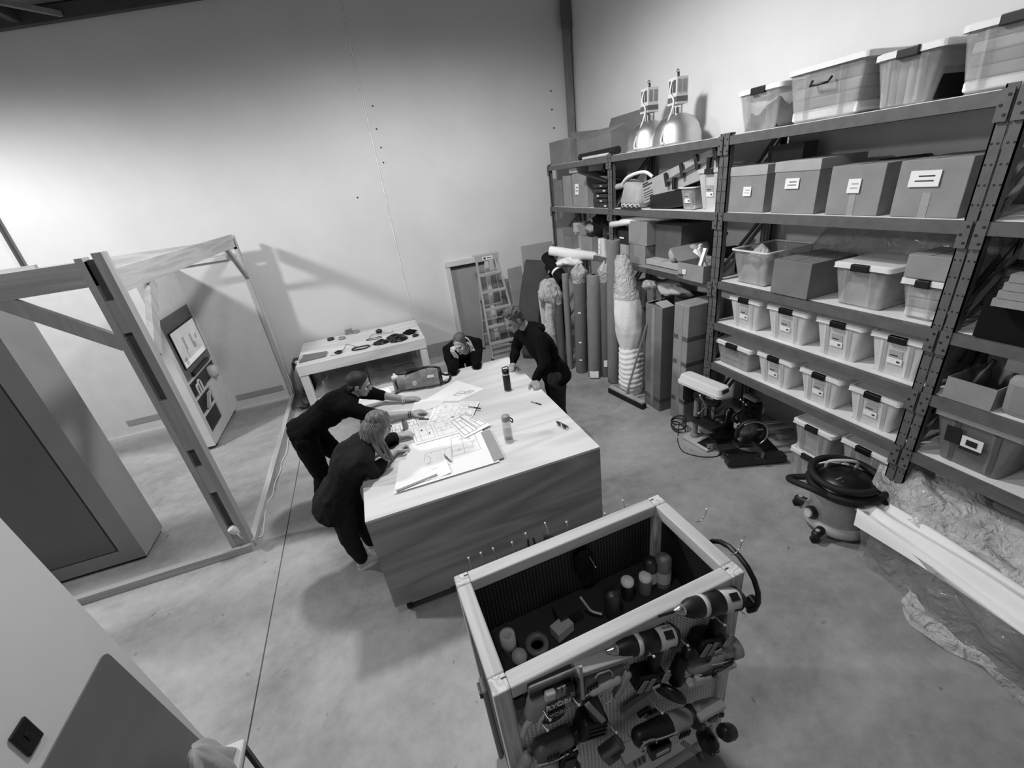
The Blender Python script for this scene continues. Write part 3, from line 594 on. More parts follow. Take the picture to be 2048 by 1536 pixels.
# sander with round pad
q = at(1340, 1392, 'Y', .80); r = T('disc_sander', 'dark disc sander with a big round pad facing out', 'sander', q); r.rotation_euler = (0, 0, -.5)
MB().lathe([(0, 0), (.058, 0), (.062, .006), (.060, .016), (.045, .024)], 28, (0, 0, 0), (.35, .9, .25), sx=1, sy=1).build('pad', K['black'], r)
MB().lathe([(.0, -.002), (.050, -.002), (.050, .001)], 28, (0, 0, 0), (.35, .9, .25)).build('pad_face', K['dark'], r)
MB().hull([((.03, .06, .02), .034), ((.05, .09, .10), .022)]).build('body', K['tooldark'], r)
# jigsaw lower left
a, b = at(1066, 1512, 'Y', .84), at(1160, 1476, 'Y', .84)
r, L = tool_root('jigsaw', 'dark jigsaw with a pale shoe hanging low at the left', 'jigsaw', a, b); u = L/.15; S = lambda *q: tuple(k*u for k in q)
MB().hull([(S(.02, 0, .02), S(.025, .03, .025)), (S(.10, 0, .03), S(.025, .03, .025))]).build('housing', K['toolmid'], r); MB().hull([(S(.04, -.02, -.02), S(.035, .02, .028), (0, .3, 0)), (S(.05, -.02, -.03), S(.03, .02, .02))]).build('side_cover', K['toolgrey'], r)
MB().hull([(S(.12, 0, .02), .024*u), (S(.17, 0, .05), .020*u)]).build('grip', K['black'], r); MB().obox(S(.095, -.03, -.02), S(.05, .02, .08), (0, .2, 0), b=.008).build('frame', K['tooldark'], r)
MB().obox(S(.095, -.042, -.02), S(.036, .004, .05), (0, .2, 0)).build('window', K['black'], r); MB().obox(S(.10, -.04, -.055), S(.045, .012, .016), (0, -.3, 0), b=.004).build('shoe_tip', K['grey_light'], r)
MB().hull([(S(-.02, 0, .0), .02*u), (S(-.03, 0, -.04), .018*u)]).build('dust_port', K['grey'], r)
vents(r, S(.03, -.034, .03), 4, S(.010, 0, .001), S(.004, .006, .018)); trim(r, [S(.0, -.03, .01), S(.06, -.036, .015), S(.12, -.034, .03)], .002*u); MB().cone(S(.10, -.03, .02), S(.10, -.040, .02), .009*u, n=12).build('dial', K['black'], r)
# lower row
a, b = at(1285, 1470, 'Y', .80), at(1365, 1440, 'Y', .80)
r, L = tool_root('angle_grinder', 'dark gripped angle grinder with lettered collar in the lower row', 'grinder', a, b); u = L/.15; S = lambda *q: tuple(k*u for k in q)
MB().hull([(S(-.01, 0, 0), .026*u), (S(.09, 0, .005), .030*u)]).build('grip', K['tooldark'], r); MB().tube([S(.0+.028*math.cos(t), -.03, .028*math.sin(t)) for t in [k*.3 for k in range(11)]], .003*u, 5).build('grip_ring', K['grey'], r)
MB().hull([(S(.105, 0, .005), .031*u), (S(.155, 0, .01), .027*u)]).build('motor_housing', K['toolgrey'], r); MB().hull([(S(.19, 0, .0), S(.03, .035, .03)), (S(.22, 0, -.03), S(.02, .03, .03))]).build('gear_head', K['tooldark'], r)
MB().obox(S(.06, -.02, -.055), S(.07, .03, .05), (0, -.2, 0), b=.005).build('base', K['black'], r); MB().obox(S(.06, -.037, -.05), S(.045, .003, .014), (0, -.2, 0)).build('badge', K['grey_light'], r)
MB().obox(S(-.03, -.01, -.06), S(.07, .05, .06), (0, -.35, 0), b=.006).build('battery', K['toolgrey'], r)
vents(r, S(.115, -.034, -.005), 5, S(.008, 0, .001), S(.003, .006, .024)); trim(r, [S(-.02, -.024, .016), S(.04, -.032, .02), S(.10, -.032, .02)], .002*u); vents(r, S(-.04, -.038, -.05), 3, S(.014, 0, .004), S(.004, .005, .03), -.35)
q = at(1410, 1425, 'Y', .80); r = T('caulking_gun', 'grey rounded cordless gun above the lower right tools', 'power tool', q); r.rotation_euler = (0, .45, 0)
MB().hull([((-.05, 0, .02), (.03, .035, .03)), ((.04, 0, .03), (.045, .035, .035)), ((.05, 0, -.02), (.03, .03, .03))]).build('body', K['toolgrey'], r)
MB().obox((.0, -.034, .02), (.05, .01, .026), (0, -.4, 0), b=.004).build('switch_panel', K['black'], r); MB().obox((-.03, -.03, .06), (.13, .03, .03), (0, -.5, 0), b=.006).build('rail', K['toollight'], r)
vents(r, (.035, -.036, .03), 4, (.008, 0, -.002), (.003, .006, .024), -.3); trim(r, [(-.07, -.036, .02), (-.02, -.044, .0), (.05, -.036, -.01)], .002)
q = at(1425, 1500, 'Y', .76); r = T('orbital_sander', 'small sander with grey face plate at the lower right', 'sander', q)
MB().lathe([(.0, .0), (.036, .0), (.042, .012), (.042, .05), (.034, .075), (.02, .085)], 22, (0, 0, 0), (-.1, .8, .6)).build('body', K['black'], r)
MB().obox((0, -.006, .008), (.046, .012, .044), (.6, 0, 0), b=.008).build('face_plate', K['grey'], r); MB().obox((-.008, -.014, .008), (.012, .006, .026), (.6, 0, 0)).obox((.010, -.014, .010), (.014, .006, .026), (.6, 0, 0)).build('face_slots', K['black'], r)
q = at(1450, 1465, 'Y', .76); r = T('dust_bag', 'dark rounded dust cup jutting past the right cart post', 'dust cup', q); MB().hull([((0, 0, 0), (.03, .035, .04)), ((.035, 0, -.02), (.028, .032, .035))]).build('cup', K['dark'], r); MB().cone((-.03, 0, .02), (0, 0, .01), .022, n=14).build('collar', K['black'], r)
q = at(1225, 1500, 'Y', .82); r = T('battery_charger', 'square dark charger hanging low in the middle', 'charger', q); MB().obox((0, 0, 0), (.10, .05, .09), (0, -.35, 0), b=.01).build('case', K['toolmid'], r); MB().obox((.01, -.027, .01), (.05, .004, .03), (0, -.35, 0)).build('slot', K['black'], r)
q = at(1120, 1525, 'Y', .83); r = T('impact_driver', 'black driver tool low at the front left', 'power tool', q); MB().hull([((-.05, 0, 0), .024), ((.03, 0, .02), .028)]).build('body', K['black'], r); MB().hull([((.04, -.01, -.01), .02), ((.06, -.01, -.06), .018)]).build('grip', K['tooldark'], r)
q = at(1290, 1410, 'Y', .86); r = T('sanding_plate', 'grey flat guide plate behind the disc sander', 'plate', q); MB().obox((-.03, 0, .03), (.16, .02, .07), (0, -.3, 0), b=.003).build('plate', K['toolgrey'], r); MB().obox((-.02, -.012, -.01), (.05, .02, .03), (0, -.3, 0), b=.004).build('knob', K['dark'], r)
q = at(1300, 1425, 'Y', .85); r = T('putty_knife', 'grey scraper blade with dark handle in the lower row', 'scraper', q); MB().obox((.02, 0, -.04), (.06, .004, .09), (0, -.5, 0)).build('blade', K['steel'], r); MB().obox((-.01, 0, .03), (.03, .025, .06), (0, -.5, 0), b=.01).build('handle', K['black'], r)
q = at(1375, 1490, 'Y', .80); r = T('pruning_saw', 'long thin dark blade hanging at the lower right', 'saw', q); MB().bar((-.03, 0, .05), (.06, 0, -.12), .024, .004, (0, 1, 0)).build('blade', K['grey'], r); MB().hull([((.065, 0, -.13), .012), ((.09, 0, -.2), .014)]).build('handle', K['black'], r)
for i, (px, py) in enumerate(((1097, 1442), (1092, 1463), (1155, 1412), (1230, 1467), (1322, 1428), (1288, 1517))): hook(px, py, 'white hook tip among the lower tools, %s from the left' % ('second first third fourth sixth fifth'.split()[i]), y1=.79, dx=-.02, dz=.03)
# ---------------------------------------------------------------- things on the racking
XS = 3.285     # front line of what stands on the shelves
def loft(mb, rings, cap0=True, cap1=True, smooth=False):   # rings: lists of points of equal length
    n = len(rings[0]); vs = [p for r in rings for p in r]; fs = []
    for k in range(len(rings)-1):
        for i in range(n): fs.append((k*n+i, k*n+(i+1) % n, (k+1)*n+(i+1) % n, (k+1)*n+i))
    mb.add(vs, fs, smooth)
    if cap0: mb.add(rings[0], [tuple(range(n-1, -1, -1))])
    if cap1: mb.add(rings[-1], [tuple(range(n))])
    return mb
def rr(x0, x1, y0, y1, z, r, k=4):       # rounded rectangle ring
    out = []
    for cx, cy, a in ((x1-r, y1-r, 0), (x0+r, y1-r, 90), (x0+r, y0+r, 180), (x1-r, y0+r, 270)):
        for i in range(k+1): t = math.radians(a+90*i/k); out.append((cx+r*math.cos(t), cy+r*math.sin(t), z))
    return out
def bin_(label, y0, y1, z, h, depth=.52, x=XS, mat='milky', lidm='lid', group=None, has_lid=True, latch='black', label_on=True, fill=None, fillh=.7, taper=.045, handle=False, name='storage_bin'):
    w_ = y1-y0; c = T(name, label, 'storage bin', (x, (y0+y1)/2, z), group=group); a = w_/2-.012; tp = taper
    mb = MB(); t = .006
    rings = [rr(tp, depth-tp, -a+tp, a-tp, 0, .035), rr(.012, depth-.012, -a, a, h-.035, .035)]
    loft(mb, rings, True, False, True)
    loft(mb, [rr(.012+t, depth-.012-t, -a+t, a-t, h-.035, .03), rr(tp+t, depth-tp-t, -a+tp+t, a-tp-t, t, .03)], False, True, True)
    mb.v = [v for v in mb.v]; mb.build('tub', K[mat], c)
    if mat == 'milky' or True:
        rb = MB()       # moulded ribs either side of the front panel
        for s in (-1, 1):
            y_ = s*a*.46; rb.add([(tp-.004, y_-.022*s, .02), (tp-.004, y_+.022*s, .02), (.012-.004, y_+.022*s, h-.05), (.012-.004, y_-.022*s, h-.05), (tp-.018, y_, .02), (-.004, y_, h-.05)], [(0, 4, 5, 3), (4, 1, 2, 5)])
        rb.build('moulded_ribs', K[mat], c)['kind'] = 'stuff'
    if has_lid:
        l = loft(loft(MB(), [rr(0, depth, -a-.012, a+.012, h-.04, .04), rr(0, depth, -a-.012, a+.012, h-.008, .04), rr(.02, depth-.02, -a+.01, a-.01, h, .03), rr(.035, depth-.035, -a+.025, a-.025, h-.008, .03)], True, True), [rr(0, .01, -a, a, h-.04, .004), rr(0, .01, -a, a, h-.039, .004)]).build('lid', K[lidm], c)
    else:
        loft(MB(), [rr(-.004, depth+.004, -a-.014, a+.014, h-.03, .04), rr(-.004, depth+.004, -a-.014, a+.014, h-.018, .04), rr(.012, depth-.012, -a+.004, a-.004, h-.018, .03), rr(.012, depth-.012, -a+.004, a-.004, h-.03, .03)], False, False).build('rim', K[lidm], c)
    if latch: MB().box(-.014, .02, -a*.32, a*.32, h-.052, h-.002, b=.006).build('latch', K[latch], c)
    if handle: MB().tube([(-.005, -.07, h-.10), (-.03, -.065, h-.13), (-.03, .065, h-.13), (-.005, .07, h-.10)], .008, 6).build('handle', K['black'], c)
    if label_on:
        zc = h*.42; xx = tp-.004+(.016-tp)*(zc/h)-.004
        p = MB().obox((xx, 0, zc+.02), (.004, .085, .10), (0, -.09, 0)).build('label_upper', K['grey_light'], c)
        q = MB().obox((xx+.001, 0, zc-.012), (.006, .095, .042), (0, -.09, 0)).build('paper_label', K['paper'], c)
        MB().obox((xx-.003, -.025, zc-.012), (.003, .02, .012), (0, -.09, 0)).obox((xx-.003, .01, zc+.03), (.003, .05, .008), (0, -.09, 0)).build('label_print', K['inkD'], q)
    if fill: fill(c, depth, a, h)
    return c
def heap(mat, seed, top=.6, amp=.08, nm='contents'):
    def f(c, d, a, h):
        R = random.Random(seed); ph = [R.uniform(0, 6) for _ in range(4)]
        def g(u, v):
            e = min(u, 1-u, v, 1-v); zz = h*top*(min(1, e*8))+amp*(math.sin(9*u+ph[0])*math.sin(7*v+ph[1])+.5*math.sin(17*u+ph[2])*math.sin(15*v+ph[3]))*min(1, e*6)
            k = .05 if True else 0; s = 1-(.10*(1-min(1, zz/h)))
            return (d/2+(u-.5)*(d-.06)*s, (v-.5)*2*(a-.025)*s, max(.008, zz))
        MB().grid(g, 18, 18).build(nm, K[mat], c)
    return f
def layers(mats, z1=.85):
    def f(c, d, a, h):
        n = len(mats)
        for i, m_ in enumerate(mats):
            MB().box(.045, d-.05, -a+.04, a-.04, .012+(h*z1)*i/n, .008+(h*z1)*(i+1)/n, b=.012).build('contents', K[m_], c)
    return f
G1 = 'white lidded bins on the middle shelves'
for (y0, y1), l in zip(((2.92, 3.31), (2.45, 2.87), (2.01, 2.40), (1.60, 1.98)), ('leftmost white bin with torn label on the shelf under the open clear tub', 'white bin second from left on the upper bin shelf', 'white bin third from left on the upper bin shelf', 'large white bin with a peeling label, right end of the upper bin shelf')):
    bin_(l, y0, y1, 1.252, .305, group=G1, fill=heap('offwhite', y0, .5, .03))
for (y0, y1), l, m_ in zip(((2.96, 3.44), (2.51, 2.91), (2.08, 2.46), (1.66, 2.04)), ('clear bin with grey contents, left end of the lower bin shelf', 'white bin second from left on the lower bin shelf', 'white bin third from left on the lower bin shelf', 'large white bin at the right end of the lower bin shelf'), (1, 0, 0, 0)):
    if m_: bin_(l, y0, y1, .802, .26, group=G1, mat='clear', label_on=False, fill=layers(('grey', 'grey_light', 'grey_mid', 'grey'), .8))
    else: bin_(l, y0, y1, .802, .29, group=G1, fill=heap('offwhite', y0, .45, .03))
# on the floor under the lower shelf
bin_('upper of two clear bins stacked on the floor beside the mitre saw', 2.04, 2.42, .312, .29, x=3.27, mat='clear2', label_on=False, fill=layers(('offwhite',), .85))
bin_('lower of two clear bins stacked on the floor beside the mitre saw', 2.03, 2.40, .0, .31, x=3.27, mat='clear2', label_on=False, fill=layers(('grey_light', 'offwhite'), .8))
bin_('clear bin on the floor half hidden behind the vacuum cleaner', 1.62, 2.0, .33, .30, x=3.28, mat='clear2', label_on=False, fill=layers(('card', 'grey'), .8))
bin_('clear bin on the floor carrying another bin behind the vacuum cleaner', 1.62, 2.0, 0, .33, x=3.28, mat='clear2', label_on=False, fill=layers(('grey', 'card'), .8))
# shelf with the cardboard boxes
def carton(label, y0, y1, z, h, depth=.45, x=XS, mat='card', tape=False, lid=False, note=None, rz=0, open_=False, cat='box', group=None, name='cardboard_box', flaps=None, rot=None):
    c = T(name, label, cat, (x, (y0+y1)/2, z), rz, group, rot=rot); a = (y1-y0)/2
    t = .006
    if open_:
        mb = MB().box(0, depth, -a, a, 0, t).box(0, t, -a, a, t, h).box(depth-t, depth, -a, a, t, h).box(t, depth-t, -a, -a+t, t, h).box(t, depth-t, a-t, a, t, h)
        mb.build('carton', K[mat], c)
        for k, an in (flaps or {}).items():
            an = math.radians(an); L = depth*.5
            if k == 'f': MB().bar((-.003, 0, h), (-.003-math.sin(an)*L, 0, h+math.cos(an)*L), .005, 2*a-.01, (0, 1, 0)).build('flap', K[mat], c)
            if k == 'b': MB().bar((depth, 0, h), (depth+math.sin(an)*L, 0, h+math.cos(an)*L), .005, 2*a-.01, (0, 1, 0)).build('flap', K[mat], c)
            if k == 'l': MB().bar((depth/2, a, h), (depth/2, a+math.sin(an)*L, h+math.cos(an)*L), depth-.01, .005, (0, 1, 0)).build('flap', K[mat], c)
            if k == 'r': MB().bar((depth/2, -a, h), (depth/2, -a-math.sin(an)*L, h+math.cos(an)*L), depth-.01, .005, (0, 1, 0)).build('flap', K[mat], c)
    else:
        MB().box(0, depth, -a, a, 0, h if not lid else h-.005, b=.004).build('carton', K[mat], c)
        if not lid:
            MB().box(.004, depth-.004, -.002, .002, h, h+.0015).build('top_seam', K['cardK'], c)
    if lid: MB().box(-.006, depth+.006, -a-.006, a+.006, h-.075, h, b=.004).build('lid', K[lid if isinstance(lid, str) else mat], c)
    if tape: MB().box(-.002, .0, -.022, .022, 0, .14).box(-.002, depth, -.022, .022, -.0005, 0).build('tape_strip', K['tape'], c)
    if note:
        ny, nz, nw, nh = note
        p = MB().obox((-.008, ny, nz), (.002, nw, nh), (0, .04, 0)).build('paper_note', K['paper'], c)
        for k in range(2): MB().box(-.0105, -.0095, ny-nw*.32, ny+nw*(.2+.1*k), nz+nh*(.12-.3*k), nz+nh*(.2-.3*k)).build('handwriting', K['inkD' if nw > .1 else 'ink'], p)
    return c
carton('lidded cardboard box with small note, left end of the box shelf', 3.02, 3.42, 2.322, .37, lid='cardL', note=(-.02, .17, .085, .075))
carton('lidded cardboard box with a note, second from left on the box shelf', 2.56, 2.94, 2.322, .38, lid='cardL', note=(.02, .22, .12, .075))
carton('cardboard box with a hanging note and tape, third on the box shelf', 2.11, 2.47, 2.322, .32, tape=True, note=(.0, .19, .085, .09))
carton('largest cardboard box with written white label at the right of its shelf', 1.67, 2.03, 2.322, .325, tape=True, note=(.03, .22, .16, .09))
thing1('folding_jack', 'dark folded tool lying behind the labelled cardboard boxes', 'tool', MB().obox((3.72, 2.35, 2.38), (.12, .55, .1), (0, .0, .1)).cone((3.66, 2.4, 2.6), (3.66, 2.1, 2.62), .05, .04).obox((3.66, 2.25, 2.5), (.05, .05, .2)), K['black'])
box_ = carton('dark flat carton standing at the back left of the box shelf', 3.05, 3.40, 2.322, .50, depth=.16, x=3.68, mat='cardK')
# shelf with the open tub
bin_('open clear tub of bagged parts at the left of its shelf', 2.90, 3.33, 1.682, .33, depth=.56, mat='clear', has_lid=False, latch=None, label_on=False, fill=heap('grey_light', 4, .55, .07), taper=.05)
bag = T('plastic_bag', 'small knotted plastic bag on top of the open clear tub', 'bag', (XS+.13, 3.1, 2.0))
MB().hull([((0, 0, -.08), (.10, .12, .06)), ((0, 0, .02), (.02, .02, .02))]).build('bag', K['wrap'], bag)
carton('closed brown cardboard box between the open tub and the lidded tub', 2.46, 2.80, 1.682, .285, depth=.55, x=3.24, mat='cardD')
bin_('clear lidded bin full of folded plastic on the third shelf', 1.93, 2.34, 1.682, .315, depth=.55, mat='clear', label_on=False, fill=heap('cloth', 8, .62, .05))
bin_('clear lidded bin of white packets at the right of the third shelf', 1.60, 1.88, 1.682, .27, depth=.45, mat='clear', label_on=False, fill=layers(('paper', 'offwhite', 'paper'), .72))
carton('small cardboard box lying open on the bin of white packets', 1.62, 1.86, 1.955, .145, depth=.3, mat='card')
def bagf(u, v):
    a = u*2*PI; b = v*PI; r = 1+.12*math.sin(3*a+2*b)+.06*math.sin(7*a)*math.sin(4*b)
    return (.07*math.sin(b)*math.cos(a)*r, .62*math.sin(b)*math.sin(a)*r, -.29*math.cos(b)*r)
thing1('plastic_sack', 'big cloudy plastic sack stuffed behind the lidded tub', 'sack', MB().grid(bagf, 36, 20), K['wrapD'], loc=(3.84-.07, 2.2, 1.99))
# top shelf
bin_('clear bin with a white bag over dark contents, left end of the top shelf', 2.98, 3.42, 2.952, .31, depth=.5, mat='clear', label_on=False, latch='dark', fill=heap('dark', 2, .5, .05))
thing1('white_bag', 'white carrier bag draped inside the left top shelf bin', 'bag', MB().grid(lambda u, v: (XS+.05+.02*math.sin(9*u)+.05*v, 3.02+.36*u, 3.19-.07*math.sin(PI*u)+.07*v), 16, 6), K['sheet'])
bin_('large clear bin with black carry handle on the top shelf', 2.36, 2.95, 2.952, .35, depth=.55, mat='clear', label_on=False, latch=None, handle=True, fill=layers(('sheet', 'grey', 'cloth', 'grey_mid'), .8))
bin_('clear bin of rolled cloth and a dark case, third on the top shelf', 1.94, 2.33, 2.952, .30, depth=.55, mat='clear', label_on=False, latch='dark')
for i in range(5): thing1('cloth_roll', 'pale cloth roll tilted in the third top shelf bin, %s from the left' % ('first second third fourth fifth'.split()[i]), 'cloth', MB().cone((XS+.09, 2.27-.045*i, 2.962), (XS+.10, 2.25-.05*i+.05, 3.19), .02, .024, n=10), K['offwhite' if i % 2 else 'cloth'], group='pale cloth rolls in the third bin')
carton('dark case filling the right half of the third top shelf bin', 1.975, 2.06, 2.962, .24, depth=.38, x=XS+.08, mat='blackM', cat='case', name='dark_case')
bin_('clear bin of packed boxes at the right end of the top shelf', 1.42, 1.90, 2.952, .33, depth=.55, mat='clear', label_on=False, latch='black', fill=layers(('paper', 'cardL', 'card', 'offwhite', 'grey'), .88))
# two domed lamps
for y, z, l in ((5.05, 2.952, 'left domed silver warehouse lamp standing on the top shelf'), (4.55, 2.952, 'right domed silver warehouse lamp standing on the top shelf')):
    L_ = T('dome_lamp', l, 'lamp', (3.58, y, z), rz=PI, group='domed silver lamps on the top shelf')
    MB().lathe([(.262, 0), (.270, .01), (.262, .03), (.255, .10), (.225, .19), (.17, .26), (.10, .295), (.05, .305), (.05, .30), (.09, .285), (.16, .25), (.21, .19), (.24, .1), (.25, .03), (.25, .005)], 36).build('reflector', K['alu'], L_)
    MB().cone((0, 0, .30), (0, 0, .36), .045, n=16).obox((.06, 0, .34), (.012, .02, .10)).obox((-.06, 0, .34), (.012, .02, .10)).build('neck', K['chrome'], L_)
    MB().box(-.075, .075, -.075, .075, .385, .405).box(-.07, .07, -.07, .07, .455, .475).build('gear_plate', K['offwhite'], L_)
    box_part('gear_band', K['toolmid'], L_, -.072, .072, -.072, .072, .405, .455)
    g_ = MB().box(-.07, .07, -.07, .07, .475, .63).build('gear_box', K['offwhite'], L_)
    for s in (-1, 1):
        for t in (-.033, .033):
            MB().box(s*.072-.003, s*.072+.003, t-.02, t+.02, .495, .605).build('vent', K['steel'], g_)
            MB().box(t-.02, t+.02, s*.072-.003, s*.072+.003, .495, .605).build('vent', K['steel'], g_)
    MB().cone((0, 0, .63), (0, 0, .68), .012, n=8).tube([(.01+.014*math.cos(q), 0, .69+.014*math.sin(q)) for q in [k*PI/5 for k in range(10)]], .004, 5, True).build('hook', K['dark'], L_)
    MB().tube(smooth([(.08, .0, .60), (.10, .0, .5), (.09, .05, .42), (.13, .06, .3), (.25, .08, .10), (.285, .12, .02)], 4), .009, 6).build('power_cord', K['white'], L_)
    MB().lathe([(.016, 0), (.02, .02), (.012, .05)], 10, (.29, .14, .02), (.2, .9, .1)).build('plug', K['white'], L_)
# rack bay 3 top: cartons and black tube
carton('wide brown cardboard box at the back corner on the top shelf', 6.60, 7.35, 2.952, .33, depth=.55, x=3.3, mat='cardD', tape=False)
carton('open cardboard box with raised dark flaps beside the left lamp', 5.55, 6.50, 2.952, .27, depth=.5, x=3.36, mat='cardD', open_=True, flaps={'b': 20, 'l': 60, 'f': -70})
thing1('black_tube', 'black tube lying on the top shelf before the cartons', 'tube', MB().cone((3.31, 6.3, 2.99), (3.31, 5.3, 3.0), .045, n=18), K['rub'])
thing1('white_tube', 'white tube lying in front of the black tube on top shelf', 'tube', MB().cone((3.27, 6.15, 2.968), (3.27, 5.45, 2.968), .02, n=14), K['offwhite'])
# bay 3, middle shelf
carton('short carton at the left end of the back corner shelf', 6.95, 7.27, 2.322, .40, mat='cardD')
carton('tall plain carton second on the back corner shelf', 6.62, 6.90, 2.322, .45, mat='card')
carton('tall carton with two white stickers on the back corner shelf', 6.10, 6.56, 2.322, .47, mat='card', note=(.08, .25, .12, .15))
carton('small carton lying on the tall back corner cartons', 6.40, 6.66, 2.80, .07, depth=.2, mat='cardL')
LP = 'stacked black cases in the back corner bay'
for i, (h, y) in enumerate(((.06, 0), (.055, .01), (.05, -.01), (.05, .02), (.05, 0))):
    c = T('black_case', ('lowest', 'second', 'third', 'fourth', 'topmost')[i]+' black flat case in the corner stack', 'case', (XS-.01, 5.72+y, 2.323+.064*i), group=LP)
    MB().box(0, .34, -.2, .2, 0, h, b=.008).build('shell', K['dark'], c)
    MB().box(-.003, .0, -.16+.1*(i % 3), -.10+.1*(i % 3), .015, .035).build('tag', K['offwhite'], c)
c = T('dark_folder', 'big dark folded case lying tilted over the case stack', 'case', (3.34, 5.80, 2.70), rot=(.25, .1, .2))
MB().box(-.18, .2, -.32, .28, 0, .035, b=.01).build('shell', K['dark'], c); MB().box(-.1, .1, -.32, -.1, .036, .04).build('panel', K['grey_mid'], c)
st_ = T('headphones_loop', 'dark padded loop on top of the corner cartons', 'tool', (3.55, 5.95, 2.80))
MB().tube([(0, .1*math.cos(k*PI/8), .1*math.sin(k*PI/8)) for k in range(16)], .03, 8, True).build('loop', K['dark'], st_)
# bay 3 lower shelf: small boxes and bags
carton('tall carton at the left end of the low corner shelf', 7.02, 7.28, 1.662, .30, mat='card')
carton('small dark carton beside the tall carton on the low corner shelf', 6.72, 6.95, 1.662, .20, depth=.2, mat='grey_mid', x=3.27)
carton('carton wrapped in plastic on the low corner shelf', 6.42, 6.86, 1.662, .26, depth=.3, x=3.42, mat='cardL')
carton('open carton with its flap out on the low corner shelf', 6.02, 6.38, 1.662, .24, mat='card', depth=.4, open_=True, flaps={'f': -110, 'l': 40})
carton('slim white carton with black print on the low corner shelf', 5.66, 5.84, 1.662, .24, depth=.3, mat='white', note=(.04, .12, .05, .20))
carton('tilted little carton on the boxes of the low corner shelf', 6.50, 6.72, 1.93, .14, depth=.2, x=3.38, mat='cardL', rz=.5)
def crumple(seed, rx, ry, rz):
    R = random.Random(seed); p = [R.uniform(0, 6) for _ in range(6)]
    def f(u, v):
        a = u*2*PI; b = v*PI; r = 1+.22*math.sin(3*a+p[0])*math.sin(2*b+p[1])+.14*math.sin(7*a+p[2]+3*b)+.08*math.sin(13*a+p[3])*math.sin(9*b+p[4])
        return (rx*math.sin(b)*math.cos(a)*r, ry*math.sin(b)*math.sin(a)*r, -rz*math.cos(b)*r)
    return f
thing1('dark_bag', 'dark crumpled bag lying at the top of the low corner shelf', 'bag', MB().grid(crumple(3, .18, .30, .15), 30, 16), K['blackM'], loc=(3.52, 5.95, 2.05))
thing1('dark_bag', 'black folded bag between the low corner cartons', 'bag', MB().grid(crumple(5, .14, .24, .09), 30, 16), K['dark'], loc=(3.42, 5.62, 1.98))
thing1('tool_pouch', 'small grey pouch on the wrapped carton', 'bag', MB().grid(crumple(7, .08, .12, .06), 24, 12), K['grey'], loc=(3.40, 6.25, 2.0))
# bay 2 middle shelf
def paperbag():
    c = T('paper_bag', 'pale paper bag slumped on the middle shelf under the lamps', 'bag', (3.40, 5.02, 2.322))
    MB().hull([((0, -.16, .08), (.14, .06, .08)), ((0, .16, .08), (.14, .06, .08)), ((0, -.14, .22), (.1, .05, .05)), ((0, .12, .28), (.1, .06, .05))]).build('bag', K['cardL'], c)
    MB().tube(smooth([(-.06, .28, .25), (-.1, .05, .36), (-.05, -.2, .40), (.0, -.3, .34)], 5), .02, 6).build('rolled_edge', K['paper'], c)
paperbag()
thing1('paper_roll', 'short grey paper roll poking past the rack post', 'roll', MB().cone((3.30, 5.50, 2.56), (3.36, 5.15, 2.60), .035, n=16).cone((3.297, 5.515, 2.559), (3.30, 5.50, 2.56), .02, n=16), K['cardL'])
lb = T('long_box', 'long white printed carton leaning diagonally with a clamp on it', 'box', (3.34, 4.80, 2.405), rot=(-.235, 0, 0))
MB().box(0, .16, -1.18, 0, -.03, .20, b=.004).build('carton', K['grey_light'], lb)
for z, y0_, y1_ in ((.175, -.13, -.02), (.15, -.20, -.02), (.115, -.16, -.02), (.08, -.2, -.02), (.055, -.2, -.02), (.03, -.2, -.02), (.0, -.14, -.02)):
    MB().box(-.002, 0, y0_, y1_, z-.006, z+(.012 if z > .14 else .003)).build('print', K['inkD'], lb)
cp = T('bar_clamp', 'long dark bar clamp lying across the white printed carton', 'clamp', (3.315, 4.36, 2.60), rot=(-.30, 0, 0))
MB().box(-.012, .0, -.78, 0, -.013, .013).build('bar', K['toolmid'], cp)
for y in (-.02, -.28, -.50, -.75): MB().box(-.02, .01, y-.02, y+.02, -.05, .09, b=.006).build('jaw', K['dark'], cp)
for y in (-.14, -.66): MB().obox((-.01, y, -.06), (.03, .045, .12), (.3, 0, 0), b=.008).build('grip', K['black'], cp)
thing1('dark_case', 'long dark case under the leaning white carton', 'case', MB().obox((3.48, 4.30, 2.42), (.3, .75, .18), (-.12, 0, 0), b=.02), K['black'])
bin_('small clear tub with a black sticker under the long carton', 3.87, 4.12, 2.322, .24, depth=.35, mat='clear2', label_on=True, has_lid=False, latch=None, fill=heap('offwhite', 12, .6, .03))
bin_('larger pale tub with white sticker at the right of that shelf', 3.50, 3.86, 2.322, .38, depth=.5, mat='milky', latch='dark', fill=heap('offwhite', 13, .5, .03), lidm='milky')
hk = T('hook_strip', 'strip of four white hooks lying on the shelf edge', 'hooks', (3.22, 5.02, 2.325))
MB().box(0, .03, -.30, .10, 0, .02).build('strip', K['black'], hk)
for k in range(4): MB().tube([(.0, .05-.1*k, .02), (-.02, .05-.1*k, .05), (.01, .03-.1*k, .06), (.02, .02-.1*k, .03)], .008, 6).build('hook', K['white'], hk)
